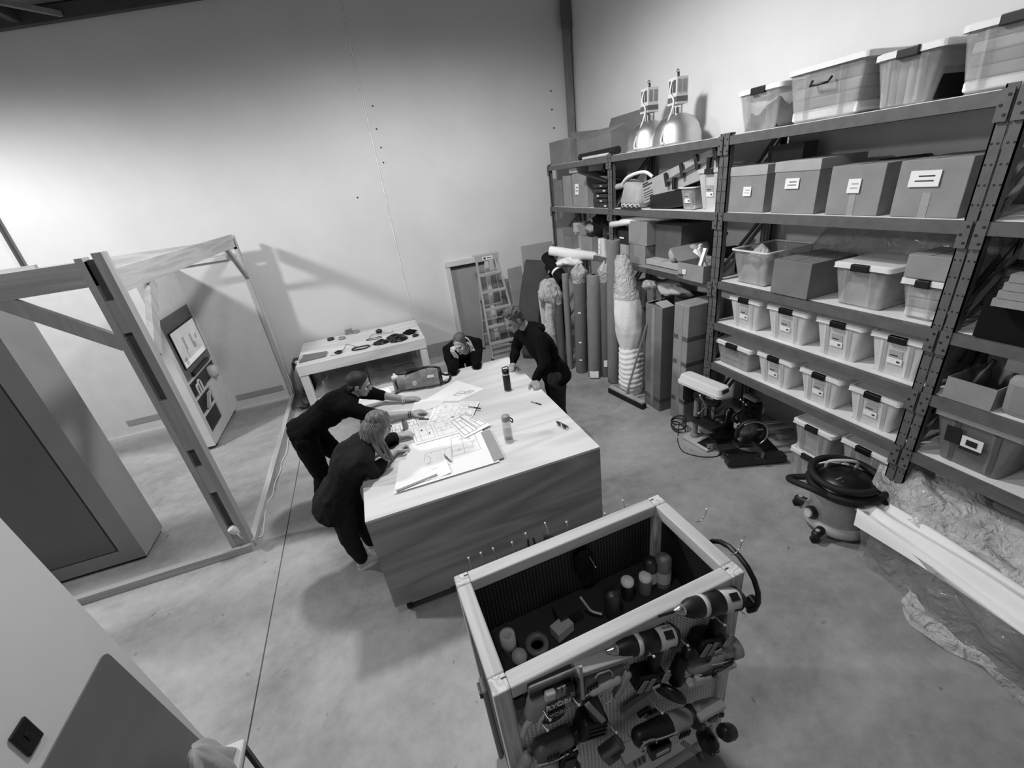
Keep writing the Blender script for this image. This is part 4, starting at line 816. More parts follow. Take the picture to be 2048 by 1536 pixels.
# bay 2 lower shelf
for i, (z, x, y) in enumerate(((2.13, 3.20, 5.32), (2.155, 3.26, 5.18))):
    thing1('white_tube', ('long white tube poking out over the lower middle shelf', 'second white tube behind the one poking out')[i], 'tube', MB().lathe([(.022, 0), (.036, 0), (.036, 1.0), (.022, 1.0)], 18, (x, y, z), (.3, -.94, .1)), K['paper'])
carton('brown carton stack top, taped, under the white tubes', 4.63, 5.02, 1.90, .28, depth=.5, x=3.27, mat='card')
carton('square carton at the bottom of the middle stack', 4.66, 5.0, 1.662, .235, depth=.5, x=3.27, mat='card')
carton('plain carton left of the stack behind the tall grey roll', 5.04, 5.34, 1.662, .21, depth=.4, x=3.28, mat='cardL')
carton('black boxed tool on the plain carton behind the grey roll', 5.03, 5.33, 1.876, .17, depth=.4, x=3.29, mat='black', note=(.02, .08, .1, .02))
carton('deep dark carton filling the middle of the lower shelf', 4.15, 4.61, 1.662, .48, depth=.5, x=3.38, mat='cardK')
carton('flat white carton lying on cardboard on the lower shelf', 3.98, 4.60, 1.70, .06, depth=.45, x=3.24, mat='cardL')
thing1('cardboard_sheet', 'bent cardboard sheet hanging over the lower shelf edge', 'cardboard', MB().obox((3.33, 4.22, 1.675), (.42, .72, .012), (0, .12, 0)), K['card'])
thing1('plastic_roll', 'rolled plastic sheeting lying on the flat white carton', 'roll', MB().lathe([(.02, 0), (.055, .0), (.075, .02), (.07, .3), (.06, .42), (.02, .42)], 18, (3.26, 4.17, 1.84), (.9, -.25, .1)), K['cloth'])
carton('open carton of white brackets at the right of the lower shelf', 3.56, 3.95, 1.64, .17, depth=.4, x=3.19, mat='card', open_=True, flaps={'l': 50}, note=(.08, .08, .05, .05))
for i in range(5):
    R = random.Random(i+40)
    thing1('white_bracket', 'loose white bracket in the open carton, %s from the right' % ('first second third fourth fifth'.split()[i]), 'bracket', MB().obox((3.26+.04*i, 3.66+.05*i, 1.86), (.03, .035, .22), (R.uniform(-1.2, 1.2), R.uniform(-.6, .6), R.uniform(0, 2))), K['paper'], group='white brackets in the open carton')
thing1('work_lamp', 'dark tool with a funnel head at the back of the lower shelf', 'tool', MB().cone((3.7, 3.85, 1.68), (3.6, 3.78, 1.98), .05, .04).lathe([(.02, 0), (.05, .06)], 12, (3.6, 3.77, 2.0), (-.2, -.2, 1)).box(3.6, 3.8, 3.6, 3.8, 1.68, 1.9), K['blackM'])
# bay 4 at the right edge
carton('wide dark tool chest in the right edge rack bay', .9, 1.41, 1.682, .25, depth=.5, x=3.25, mat='blackM', cat='tool chest', name='tool_chest')
TG = 'stacked black trays on the dark tool chest'
for i in range(3):
    c = T('black_tray', ('lowest', 'middle', 'top')[i]+' black tray stacked on the dark tool chest', 'tray', (3.29, 1.2, 1.936+.046*i), group=TG)
    loft(MB(), [rr(0, .45, -.2, .2, 0, .04), rr(0, .45, -.2, .2, .04, .04)], True, True, False).build('tray', K['dark'], c)
for i in range(4):
    z = 1.90+.045*i
    thing1('card_pack', ('lowest', 'second', 'third', 'topmost')[i]+' grey card pack stacked in the right edge bay', 'box', MB().box(3.16, 3.24, .95, 1.34-.012*i, z, z+.042), K['card'], group='grey card packs at the right edge')
carton('grey carton at the back of the right edge bay', 1.1, 1.40, 2.10, .14, depth=.3, x=3.4, mat='cardK')
carton('open cardboard box tipped forward on the right edge shelf', 1.22, 1.46, 1.252, .14, depth=.36, x=3.27, mat='card', open_=True, flaps={'b': -10})
thing1('grey_pad', 'rounded grey pad standing on the right edge shelf', 'pad', MB().obox((3.32, 1.05, 1.38), (.10, .30, .26), (0, -.2, 0), b=.04), K['grey'])
carton('open white box of dark parts at the back of the right edge shelf', .95, 1.30, 1.45, .10, depth=.3, x=3.45, mat='grey_light', open_=True)
thing1('dark_parts', 'dark parts inside the open white box at the right edge', 'parts', MB().grid(crumple(21, .12, .15, .05), 20, 10), K['black'], loc=(3.6, 1.12, 1.52))
thing1('spray_bottle', 'dark bottle with a pale label at the right edge shelf', 'bottle', MB().lathe([(.04, 0), (.04, .16), (.015, .2), (.015, .25)], 14, (3.42, 1.40, 1.252), (.1, -.2, 1)), K['dark'])
bb = bin_('big dark grey bin with a pale lid and printed sticker, right edge', 1.02, 1.475, .802, .36, depth=.55, x=3.27, mat='greyD', lidm='grey_light', label_on=False, latch=None, taper=.06)
for y0_, y1_, z0_, z1_, m_, nm, dx in ((.05, .13, .16, .28, 'dark', 'sticker_dark', 0), (-.05, .05, .14, .165, 'dark', 'sticker_strip', 0), (-.06, .045, .165, .245, 'paper', 'sticker_white', 0), (-.035, .02, .185, .225, 'dark', 'sticker_print', .003)):
    zc = (z0_+z1_)/2; MB().obox((.003-.145*(zc-.2)-dx, (y0_+y1_)/2, zc), (.004, y1_-y0_, z1_-z0_), (0, -.145, 0)).build(nm, K[m_], bb)
# ---------------------------------------------------------------- the four people
SK = M('skin', .60, .5, amt=.05, scale=20); SK2 = M('skin_light', .70, .5, amt=.05, scale=20); SK3 = M('skin_darker', .56, .5, amt=.05, scale=20)  # three skin tones, the last slightly darker
HAIRD = M('dark_hair', .08, .55, amt=.4, scale=40, bump=.5, bscale=120); HAIRM = M('brown_hair', .27, .5, amt=.4, scale=40, bump=.6, bscale=110)
HAIRB = M('long_fair_hair', .52, .42, amt=.30, scale=14, stretch=(3, 3, .4), v2=.22, bump=.5, bscale=60)
KNIT = M('black_knit', .035, .95, amt=.2, scale=8, spec=.15, bump=.35, bscale=22); SWEAT = M('dark_sweatshirt', .13, .95, amt=.12, scale=6, spec=.15, bump=.3, bscale=18)
PANT = M('black_trousers', .06, .85, amt=.2, scale=9, spec=.15, bump=.35, bscale=24); PANTG = M('charcoal_trousers', .14, .85, amt=.15, scale=9, spec=.15, bump=.3, bscale=20); JEAN = M('dark_jeans', .21, .85, amt=.2, scale=12, spec=.15, bump=.3, bscale=24)
EYE = M('eye_dark', .05, .2); LIPS = M('lips', .45, .5); BEARD = M('stubble', .34, .8, amt=.2, scale=60)
tx = bpy.data.textures.new('cloth_folds', 'CLOUDS'); tx.noise_scale = .11; tx.noise_depth = 2
def blob(mb, name, mat, parent=None, vox=.008, sm=6, fold=0, base=None):
    me = mb.mesh(name); o = link(name, me, parent, mat)
    r = o.modifiers.new('weld', 'REMESH'); r.mode = 'VOXEL'; r.voxel_size = vox; r.use_smooth_shade = True
    s = o.modifiers.new('soften', 'SMOOTH'); s.factor = .5; s.iterations = sm
    if fold:
        d = o.modifiers.new('folds', 'DISPLACE'); d.texture = tx; d.strength = fold; d.mid_level = .5; d.texture_coords = 'GLOBAL'
    return o
def frame(f, up=(0, 0, 1), roll=0):
    f = Vector(f).normalized(); r = f.cross(Vector(up)).normalized(); u = r.cross(f)
    R = Matrix((r, f, u)).transposed()
    return R @ Matrix.Rotation(roll, 3, 'Y')
def hand(mb, W, d, n, side=1, curl=.35, sc=1.0, spread=.10, thumb=.6):
    W = Vector(W); d = Vector(d).normalized(); n = Vector(n); n = (n-d*n.dot(d)).normalized(); s = d.cross(n)*side   # s points to the thumb side
    P = lambda a, b, c: W+(d*a+s*b+n*c)*sc
    mb.hull([(P(.0, 0, 0), .025*sc), (P(.035, .022, 0), .017*sc), (P(.035, -.022, 0), .016*sc), (P(.085, .030, .0), .0125*sc), (P(.08, -.030, .0), .0115*sc)])
    for i, (b, L) in enumerate(((.029, .072), (.010, .080), (-.010, .075), (-.028, .058))):
        a0 = P(.085-.004*abs(i-1), b, 0); dd = (d+s*spread*(1.5-i)/1.5*.6).normalized(); pts = [a0]; ang = 0; p = a0
        for k, fr in enumerate((.42, .33, .25)):
            ang += curl*(.7 if k == 0 else 1.1); p = p+(dd*math.cos(ang)+n*math.sin(ang))*L*fr*sc; pts.append(p)
        mb.chain(pts, [q*sc for q in (.0105, .0098, .0088, .0078)])
    t0 = P(.02, .028, .004); t1 = t0+(d*.5+s*.75+n*.3*thumb).normalized()*.040*sc; t2 = t1+(d*.85+s*.25+n*.6*thumb).normalized()*.034*sc; t3 = t2+(d*.95+n*.6*thumb).normalized()*.024*sc
    mb.chain([t0, t1, t2, t3], [q*sc for q in (.016, .0125, .011, .0085)])
def head(mb, H, R, s=1.0):
    P = lambda x, y, z: Vector(H)+R @ Vector((x, y, z))*s
    E = lambda c, r, rx=0: mb.ell(P(*c), [q*s for q in r], R @ Matrix.Rotation(rx, 3, 'X'), 18, 12)
    E((0, -.012, .035), (.074, .094, .082)); E((0, .020, -.02), (.064, .072, .085)); E((0, .035, -.062), (.046, .05, .045)); E((0, .068, -.088), (.022, .02, .018))
    E((0, .080, .022), (.050, .016, .012)); E((.036, .070, -.022), (.024, .020, .02)); E((-.036, .070, -.022), (.024, .020, .02))
    mb.hull([(P(0, .088, .012), .008*s), (P(0, .110, -.024), .0105*s), (P(.013, .096, -.027), .007*s), (P(-.013, .096, -.027), .007*s)])
    E((0, .088, -.052), (.022, .010, .0065)); E((0, .087, -.062), (.018, .010, .006))
    for x in (-1, 1): E((x*.076, -.008, -.005), (.010, .020, .032)); E((x*.078, -.002, .012), (.009, .016, .016))
    mb.hull([(P(0, -.025, -.05), (.052*s)), (P(0, -.05, -.15), .056*s)])
def face(parent, base, H, R, s=1.0, brow=HAIRD):
    P = lambda x, y, z: Vector(H)+R @ Vector((x, y, z))*s-base
    for x in (-1, 1):
        MB().ell(P(x*.031, .080, .004), (.011*s, .008*s, .0065*s), R, 10, 6).build('eye', EYE, parent)
        MB().hull([(P(x*.015, .092, .024), .0035*s), (P(x*.048, .080, .026), .003*s), (P(x*.032, .090, .029), .004*s)]).build('eyebrow', brow, parent)
    MB().hull([(P(-.02, .094, -.0565), .003*s), (P(.02, .094, -.0565), .003*s), (P(0, .098, -.0565), .0045*s)]).build('mouth', LIPS, parent)
def shoe(parent, heel, toe, base, mat, sole, s=1.0):
    h, t = Vector(heel)-base, Vector(toe)-base; d = (t-h); d.z = 0; L = d.length; d.normalize(); c = Vector((0, 0, 1)).cross(d)
    Q = lambda a, b, z: h+d*a*L+c*b+Vector((0, 0, z))
    o = blob(MB().hull([(Q(.12, 0, .055), (.036, .036, .05)), (Q(.5, 0, .05), (.042, .042, .045)), (Q(.85, .0, .032), (.045, .045, .028))]).hull([(Q(.15, 0, .09), (.04, .04, .03)), (Q(.45, 0, .075), (.035, .035, .03))]), 'shoe', mat, parent, .007, 3)
    b = MB(); ring = lambda z: [Q(.5+.56*math.cos(k*PI/8), (.043+.006*math.cos(k*PI/8))*math.sin(k*PI/8), z) for k in range(16)]
    loft(b, [ring(0), ring(.028)]).build('sole', sole, o)
    return o
def body(label, base, J, skin, top, trousers, shoes, s=1.0, group=None, sleeve=1.0, topfold=.02, hem=.0, hk=1.0, tk=1.14, legw=1.08):
    """J: pelvis, chest, neck, head (centre), R (head frame), sh, el, wr (pairs), hip, kn, an (pairs), hands [(d,n,side,curl)]"""
    base = Vector(base); V = lambda p: Vector(p)
    mb = MB(); mb.M = Matrix.Translation(-base)
    pe, ch, ne = V(J['pelvis']), V(J['chest']), V(J['neck']); side = (V(J['sh'][1])-V(J['sh'][0])).normalized()
    up = (ch-pe).normalized(); fw = up.cross(side).normalized(); RT = Matrix((side, fw, up)).transposed()
    def torso(m, k):
        m.hull([(pe, (.155*k, .105*k, .10*k), RT), (pe.lerp(ch, .45), (.135*k, .10*k, .09*k), RT)]); m.hull([(pe.lerp(ch, .45), (.135*k, .10*k, .09*k), RT), (ch, (.16*k, .115*k, .11*k), RT)])
        m.hull([(ch, (.155*k, .11*k, .1*k), RT), (J['sh'][0], .062*k), (J['sh'][1], .062*k), (ne, .055*k)])
    torso(mb, .93*s); mb.hull([(ne, .05*s), (V(J['head'])+J['R'] @ Vector((0, -.03, -.09))*s, .05*s)])
    head(mb, J['head'], J['R'], s)
    for i in (0, 1):
        mb.chain([J['sh'][i], J['el'][i]], [.048*s, .038*s]); mb.chain([J['el'][i], V(J['el'][i]).lerp(V(J['wr'][i]), .4), J['wr'][i]], [.040*s, .040*s, .026*s])
        mb.chain([J['hip'][i], J['kn'][i]], [.075*s, .05*s]); mb.chain([J['kn'][i], V(J['kn'][i]).lerp(V(J['an'][i]), .35), J['an'][i]], [.05*s, .05*s, .034*s])
        d, n_, sd, cu = J['hands'][i]; hand(mb, J['wr'][i], d, n_, sd, cu, s*1.02)
    o = blob(mb, 'person', skin, None, .0062, 3); o.location = base; tag(o, label, 'person', group)
    m = MB(); m.M = Matrix.Translation(-base); torso(m, tk*s)
    if hem: m.hull([(pe, (.168*s*hk, .130*s*hk, .10*s*hk), RT), (pe-up*hem, (.172*s*hk, .135*s*hk, .04), RT)])
    for i in (0, 1):
        sl = V(J['el'][i]).lerp(V(J['wr'][i]), sleeve); L = [J['sh'][i], V(J['sh'][i]).lerp(V(J['el'][i]), .5), J['el'][i], V(J['el'][i]).lerp(sl, .5), sl]
        m.chain(L, [.074*s, .066*s, .058*s, .054*s, .040*s])
    t = blob(m, 'top', top, o, .011, 5, topfold)
    m = MB(); m.M = Matrix.Translation(-base); m.hull([(pe, (.16*s, .115*s, .10*s), RT), (J['hip'][0], .098*s), (J['hip'][1], .098*s)])
    for i in (0, 1):
        kn, an = V(J['kn'][i]), V(J['an'][i]); m.chain([J['hip'][i], V(J['hip'][i]).lerp(kn, .5), kn, kn.lerp(an, .4), an+Vector((0, 0, .02))], [q*legw for q in (.100*s, .085*s, .068*s, .064*s, .050*s)])
    blob(m, 'trousers', trousers, o, .011, 4, .02)
    for i in (0, 1): shoe(o, J['heel'][i], J['toe'][i], base, shoes[0], shoes[1])
    face(o, base, J['head'], J['R'], s)
    return o, base
def cap_hair(o, base, H, R, mat, s=1.0, front=.062, low=-.03, extra=(), puff=1.05):
    m = MB(); P = lambda x, y, z: Vector(H)+R @ Vector((x, y, z))*s-base
    m.ell(P(0, -.024, .044), [q*s*puff for q in (.077, .094, .080)], R, 20, 14)
    m.hull([(P(0, -.045, .02), [q*s for q in (.074, .060, .06)], R), (P(0, -.062, -.055), [q*s for q in (.055, .036, .03)], R)])
    for x in (-1, 1): m.hull([(P(x*.066, .0, .03), .018*s), (P(x*.070, .022, .0), .008*s), (P(x*.06, -.05, -.02), .02*s)])
    for e in extra: m.ell(P(*e[:3]), (e[3]*s,)*3, (0, 0, 0), 8, 6)
    return blob(m, 'hair', mat, o, .006, 2)

# man reaching over the plans from the left
R1 = frame((.93, -.15, -.38), (0, 0, 1))
J = dict(pelvis=(-.93, 4.0, .96), chest=(-.60, 3.95, 1.14), neck=(-.42, 3.93, 1.22), head=(-.33, 3.90, 1.315), R=R1,
         sh=[(-.47, 3.76, 1.17), (-.42, 4.12, 1.19)], el=[(-.20, 3.70, 1.03), (-.18, 4.16, 1.045)], wr=[(.06, 3.68, .995), (.04, 4.03, .995)],
         hip=[(-.93, 3.91, .90), (-.90, 4.10, .90)], kn=[(-.90, 3.88, .50), (-.74, 4.16, .50)], an=[(-1.03, 4.03, .09), (-.80, 4.26, .09)],
         heel=[(-1.07, 4.10, 0), (-.84, 4.32, 0)], toe=[(-.88, 3.93, 0), (-.66, 4.20, 0)],
         hands=[((1, .05, -.05), (0, 0, -1), -1, .45), ((1, -.15, -.12), (0, 0, -1), 1, .28)])
o, b = body('man in black reaching across the plans from the left table side', (-.95, 4.05, 0), J, SK, KNIT, PANT, (K['black'], K['paper']), 1.0, sleeve=.12, hem=.06, hk=1.08, tk=1.24, legw=1.2, topfold=.03)
cap_hair(o, b, J['head'], R1, HAIRD)
for i, (w_, k) in enumerate(((J['wr'][0], K['dark']), (J['wr'][1], K['white']))):
    q = Vector(w_)-b
    for t in (0, .018): MB().lathe([(.031, -.004), (.034, 0), (.031, .004)], 16, q-Vector((.012+t, 0, 0)), (1, -.1, -.1)).build('bracelet', k, o)
MB().obox(Vector((-.93, 3.955, .045))-b, (.07, .004, .012), (0, .3, -.7)).build('shoe_stripe', K['white'], o)
# woman with long hair writing at the near left corner
R2 = frame((.80, .22, -.56), (0, 0, 1))
J = dict(pelvis=(-.63, 3.03, .83), chest=(-.46, 3.02, 1.08), neck=(-.32, 3.03, 1.20), head=(-.21, 3.05, 1.285), R=R2,
         sh=[(-.38, 2.87, 1.13), (-.35, 3.19, 1.14)], el=[(-.33, 2.90, 1.0), (-.16, 3.30, 1.01)], wr=[(-.15, 3.10, 1.0), (-.10, 3.33, 1.0)],
         hip=[(-.63, 2.95, .80), (-.61, 3.12, .80)], kn=[(-.665, 2.97, .42), (-.58, 3.16, .42)], an=[(-.655, 3.05, .09), (-.56, 3.22, .09)],
         heel=[(-.69, 3.04, 0), (-.60, 3.22, 0)], toe=[(-.53, 3.10, 0), (-.44, 3.28, 0)],
         hands=[((.75, .6, .05), (.2, 0, -1), -1, .75), ((1, -.1, 0), (0, 0, -1), 1, .5)])
o, b = body('woman with long fair hair writing at the near left table corner', (-.62, 3.06, 0), J, SK2, SWEAT, PANTG, (K['offwhite'], K['paper']), .95, sleeve=.45, hem=.17, hk=1.28, topfold=.04, tk=1.38, legw=1.18)
P = lambda x, y, z: Vector(J['head'])+R2 @ Vector((x, y, z))*.95-b
m = MB(); m.ell(P(0, -.022, .045), (.083, .10, .083), R2, 20, 14); m.hull([(P(0, -.06, .03), (.08, .05, .06), R2), (P(0, -.085, -.10), (.075, .035, .05), R2)])
hr = blob(m, 'hair', HAIRB, o, .006, 3)
RH = random.Random(3)
for k in range(30):
    a = -2.35+4.7*k/29; x0, y0 = .080*math.sin(a), -.02-.075*math.cos(a)
    fx_ = .02*math.sin(k*2.3); fall = Vector((.10+.03*math.sin(k), .02*math.cos(k*1.7), -.20-.05*(k % 3)/2))
    top_ = P(x0*.75, y0*.8, .085); mid = P(x0*1.12, y0*1.08-.01, .0); low = P(x0*1.2, y0*1.15, -.09)
    end = low+Vector((.045 if abs(a) > .9 else -.05, .35*(low-P(0, 0, -.09)).y, -.15-.03*(k % 4)/3))
    pts = smooth([top_, mid, low+Vector((0, 0, .01)), low.lerp(end, .5)+Vector((.012*math.sin(k*1.9), .012*math.cos(k), 0)), end], 4)
    MB().tube(pts, .014, 6, rr=[.006+.010*math.sin(PI*min(1, .12+.9*i/len(pts))) for i in range(len(pts))]).build('hair_lock', HAIRB, hr)
# man leaning on his elbows at the far side
R3 = frame((-.55, -.75, -.35), (0, 0, 1))
J = dict(pelvis=(.90, 5.22, .92), chest=(.86, 4.90, 1.10), neck=(.84, 4.74, 1.15), head=(.79, 4.63, 1.225), R=R3,
         sh=[(.66, 4.76, 1.13), (1.02, 4.80, 1.12)], el=[(.62, 4.43, 1.0), (.90, 4.44, 1.0)], wr=[(.70, 4.50, 1.13), (.905, 4.57, 1.15)],
         hip=[(.80, 5.24, .88), (1.0, 5.24, .88)], kn=[(.80, 5.14, .48), (1.0, 5.14, .48)], an=[(.80, 5.26, .09), (1.0, 5.26, .09)],
         heel=[(.80, 5.33, 0), (1.0, 5.33, 0)], toe=[(.80, 5.08, 0), (1.0, 5.08, 0)],
         hands=[((-.25, -.05, .55), (.8, .3, .1), 1, .9), ((-.1, .25, 1), (-.9, .1, .2), 1, .30)])
o, b = body('man in black leaning on his elbows at the far table edge', (.90, 5.25, 0), J, SK2, KNIT, PANT, (K['black'], K['paper']), .98, sleeve=.75)
cap_hair(o, b, J['head'], R3, HAIRM, .98)
# man standing at the right edge
R4 = frame((-.90, -.25, -.55), (0, 0, 1))
J = dict(pelvis=(1.63, 3.95, .93), chest=(1.52, 4.02, 1.24), neck=(1.43, 4.07, 1.42), head=(1.285, 4.06, 1.545), R=R4,
         sh=[(1.48, 3.86, 1.34), (1.42, 4.26, 1.34)], el=[(1.44, 3.70, 1.14), (1.36, 4.33, 1.14)], wr=[(1.30, 3.68, .995), (1.26, 4.22, .995)],
         hip=[(1.62, 3.87, .90), (1.64, 4.06, .90)], kn=[(1.62, 3.87, .49), (1.66, 4.08, .49)], an=[(1.68, 3.88, .09), (1.72, 4.10, .09)],
         heel=[(1.75, 3.88, 0), (1.79, 4.10, 0)], toe=[(1.49, 3.86, 0), (1.53, 4.08, 0)],
         hands=[((-.15, -.9, -.1), (0, 0, -1), -1, .45), ((-.5, -.8, -.05), (0, 0, -1), 1, .6)])
o, b = body('man in a black hooded jumper standing at the right table edge', (1.64, 3.98, 0), J, SK3, KNIT, JEAN, (K['dark'], K['paper']), 1.04, sleeve=.92, hem=.09, hk=1.1, tk=1.2, topfold=.03)
RH = random.Random(5); curls = []
for k in range(70):
    a, e = RH.uniform(0, 2*PI), RH.uniform(.15, 1.45); x, y, z = math.cos(a)*math.cos(e), math.sin(a)*math.cos(e), math.sin(e)
    if y > .75 and z < .5: continue
    curls.append((x*.080, -.018+y*.096, .045+z*.088, RH.uniform(.010, .017)))
cap_hair(o, b, J['head'], R4, HAIRM, 1.04, extra=curls)
m = MB(); nb = Vector(J['neck'])-b
for k in range(9):
    a = -2.2+4.4*k/8; m.ell(nb+Vector((.06+.085*math.cos(a), .10*math.sin(a), .0-.012*math.cos(a)-.01)), (.045, .05, .045))
blob(m, 'hood', KNIT, o, .010, 4, .02)
# ---------------------------------------------------------------- ladder, rolls, cartons and broom at the back
ld = T('step_ladder', 'aluminium step ladder standing open in front of the grey door', 'ladder', (0, 0, 0))
tl, tr_, bl, br = Vector((1.745, 7.18, 1.74)), Vector((2.10, 7.18, 1.74)), Vector((1.69, 6.86, 0)), Vector((2.27, 6.86, 0))
for a, b in ((tl, bl), (tr_, br)): MB().bar(b, a, .022, .06, (0, 1, 0)).build('front_rail', K['ladder'], ld)
rtl, rtr, rbl, rbr = Vector((1.78, 7.26, 1.66)), Vector((2.07, 7.26, 1.66)), Vector((1.72, 7.52, .0)), Vector((2.25, 7.52, .0))
for a, b in ((rtl, rbl), (rtr, rbr)): MB().bar(b, a, .02, .035, (0, 1, 0)).build('rear_rail', K['ladder'], ld)
MB().box(tl.x-.03, tr_.x+.03, 7.13, 7.30, 1.74, 1.765).box(tl.x-.03, tr_.x+.03, 7.13, 7.14, 1.66, 1.74).build('top_cap', K['ladder'], ld)
cp_ = MB().box(1.84, 2.02, 7.126, 7.131, 1.68, 1.73).build('maker_label', K['paper'], ld); MB().box(1.86, 1.90, 7.124, 7.1265, 1.69, 1.72).box(1.92, 2.0, 7.124, 7.1265, 1.70, 1.712).build('label_print', K['inkD'], cp_)
for k in range(1, 6):
    t = k/6.0+.0; a, b = tl.lerp(bl, t), tr_.lerp(br, t); MB().bar(a, b, .085, .028, (0, 0, 1)).build('tread', K['ladder'], ld)
    a, b = rtl.lerp(rbl, t*.98), rtr.lerp(rbr, t*.98); MB().bar(a, b, .02, .02, (0, 0, 1)).build('rear_rung', K['ladder'], ld)
for s in (0, 1): 
    a, b = (tl.lerp(bl, .45), rtl.lerp(rbl, .42)) if s == 0 else (tr_.lerp(br, .45), rtr.lerp(rbr, .42)); MB().bar(a, b, .006, .02, (1, 0, 0)).build('spreader', K['dark'], ld)
for p in (bl, br, rbl, rbr): MB().box(p.x-.018, p.x+.018, p.y-.035, p.y+.035, 0, .03).build('foot', K['rub'], ld)
def roll(label, base, top, r, mat, name='fabric_roll', core=True, extra=None, group='upright rolls leaning on the rack'):
    b, t = Vector((base[0], base[1], 0)), Vector(top); c = T(name, label, 'roll', b, group=group); d = t-b; L = d.length
    MB().lathe([(r*.35, L), (r*.35, L-.04), (.0, L-.04)], 18, (0, 0, 0), d).lathe([(0, 0), (r*.96, 0), (r, .012), (r, L*.5), (r*.99, L-.015), (r*.94, L), (r*.35, L)], 26, (0, 0, 0), d).build('roll', K[mat], c)
    if extra: extra(c, d, L, r)
    return c
def poly_top(c, d, L, r):
    def g(u, v):
        a = u*2*PI; rr_ = r*(1.04+.55*math.sin(PI*min(1, v*1.1))*v+.10*math.sin(5*a+6*v)*v)*(1-.75*max(0, v-.6)/.4); return Vector(d).normalized()*(L-.10+.26*v)+Vector((rr_*math.cos(a), rr_*math.sin(a), .03*math.sin(4*a)*v))
    MB().grid(g, 26, 10).build('plastic_cover', K['wrap'], c)
def tagp(z, h=.09, w_=.06, ang=-2.2):
    def f(c, d, L, r):
        n = Vector(d).normalized(); p = n*z; v = Vector((math.cos(ang), math.sin(ang), 0)); s = Vector((-v.y, v.x, 0)); q = MB(); 
        q.add([p+v*(r+.002)-s*w_/2-n*h/2, p+v*(r+.002)+s*w_/2-n*h/2, p+v*(r+.002)+s*w_/2+n*h/2, p+v*(r+.002)-s*w_/2+n*h/2, p+v*(r-.01)-s*w_/2-n*h/2, p+v*(r-.01)+s*w_/2-n*h/2, p+v*(r-.01)+s*w_/2+n*h/2, p+v*(r-.01)-s*w_/2+n*h/2], [(0, 1, 2, 3), (7, 6, 5, 4), (0, 4, 5, 1), (2, 6, 7, 3), (1, 5, 6, 2), (0, 3, 7, 4)]).build('paper_tag', K['paper'], c)
    return f
def both(*fs):
    def f(*a):
        for g_ in fs: g_(*a)
    return f
roll('thin grey roll, leftmost of the bare upright rolls', (2.67, 5.76), (2.72, 5.84, 1.49), .048, 'felt')
roll('thick darker roll with bunched clear plastic over its top', (2.77, 5.56), (2.86, 5.66, 1.47), .095, 'feltD', extra=both(poly_top, tagp(.95, .02, .04), tagp(.5, .02, .04), tagp(.22, .02, .04)))
roll('thick grey roll with a paper band at its foot', (2.84, 5.28), (2.95, 5.40, 1.50), .098, 'felt', extra=tagp(.07, .10, .13))
roll('dark roll with a small white tag near its foot', (3.0, 5.22), (3.08, 5.30, 1.50), .082, 'feltD', extra=both(tagp(.22, .10, .05), poly_top))
roll('tallest grey tube reaching above the rack shelf', (2.98, 4.97), (3.02, 4.98, 1.99), .088, 'felt')
# puffy wrapped roll
c = T('padded_bundle', 'fat white plastic wrapped bundle tied at its middle', 'bundle', (3.02, 4.58, 0))
def wrapf(z0, z1, prof, rib, amp, tie=0):
    def g(u, v):
        a = u*2*PI; z = z0+(z1-z0)*v; t = z/1.8; k = min(len(prof)-2, int(v*(len(prof)-1))); f_ = v*(len(prof)-1)-k; r = prof[k]*(1-f_)+prof[k+1]*f_
        r *= 1+amp*math.sin(v*rib*2*PI+1.3*math.sin(2*a+1)+.8*math.sin(3*a+5*v))+.035*math.sin(5*a+7*v)+.02*math.sin(11*a-9*v)
        return (.03*t+r*math.cos(a), .26*t*t+r*math.sin(a), z)
    return g
MB().grid(wrapf(.0, .68, (.13, .165, .17, .168, .16, .14), 10, .03), 36, 66).build('lower_wrap', K['sheet'], c)
MB().grid(wrapf(.64, 1.35, (.135, .16, .185, .19, .185, .17, .15), 2, .015), 36, 40).build('middle_wrap', K['foam'], c)
MB().grid(wrapf(1.30, 1.82, (.165, .15, .14, .125, .11, .10, .05), 5, .02), 36, 44).build('upper_wrap', K['wrap'], c)
MB().grid(wrapf(1.28, 1.78, (.150, .14, .125, .11, .10, .085, .04), 3, .02), 28, 24).build('white_core', K['foam'], c)
# silver film roll, dark roll, black roll, mats
c = T('film_roll', 'silvery film wrapped roll with crumpled clear top', 'roll', (2.44, 5.95, 0))
MB().lathe([(0, 0), (.10, 0), (.105, .02), (.10, .55), (.09, .60)], 24).build('roll', K['grey_light'], c)
MB().grid(lambda u, v: ((.102-.03*v)*math.cos(u*2*PI)*(1+.1*math.sin(5*u*2*PI+5*v))+.06*v*v, (.102-.03*v)*math.sin(u*2*PI)*(1+.1*math.sin(4*u*2*PI+3*v)), .58+.50*v), 28, 14).build('film', K['wrap'], c)
MB().grid(crumple(31, .10, .10, .14), 26, 14).build('bunched_top', K['wrap'], c).location = (.08, .02, 1.18)
roll('dark grey roll in clear film behind the silvery roll', (2.58, 5.92), (2.62, 6.0, 1.12), .085, 'feltD', extra=poly_top)
br_ = T('black_roll', 'black fabric roll with a white band lying across the mats', 'roll', (2.80, 6.35, 1.58), rot=(0, 0, 0))
a, b = at(1092, 512, 'Y', 6.5)-br_.location, at(1128, 562, 'Y', 6.05)-br_.location; d = b-a
MB().lathe([(0, 0), (.085, 0), (.09, .01), (.09, d.length-.01), (.085, d.length), (.03, d.length), (.03, d.length-.04), (0, d.length-.04)], 24, a, d).build('roll', K['feltK'], br_)
MB().lathe([(.088, d.length*.60), (.0925, d.length*.605), (.0925, d.length*.66), (.088, d.length*.665)], 24, a, d).build('white_band', K['paper'], br_)
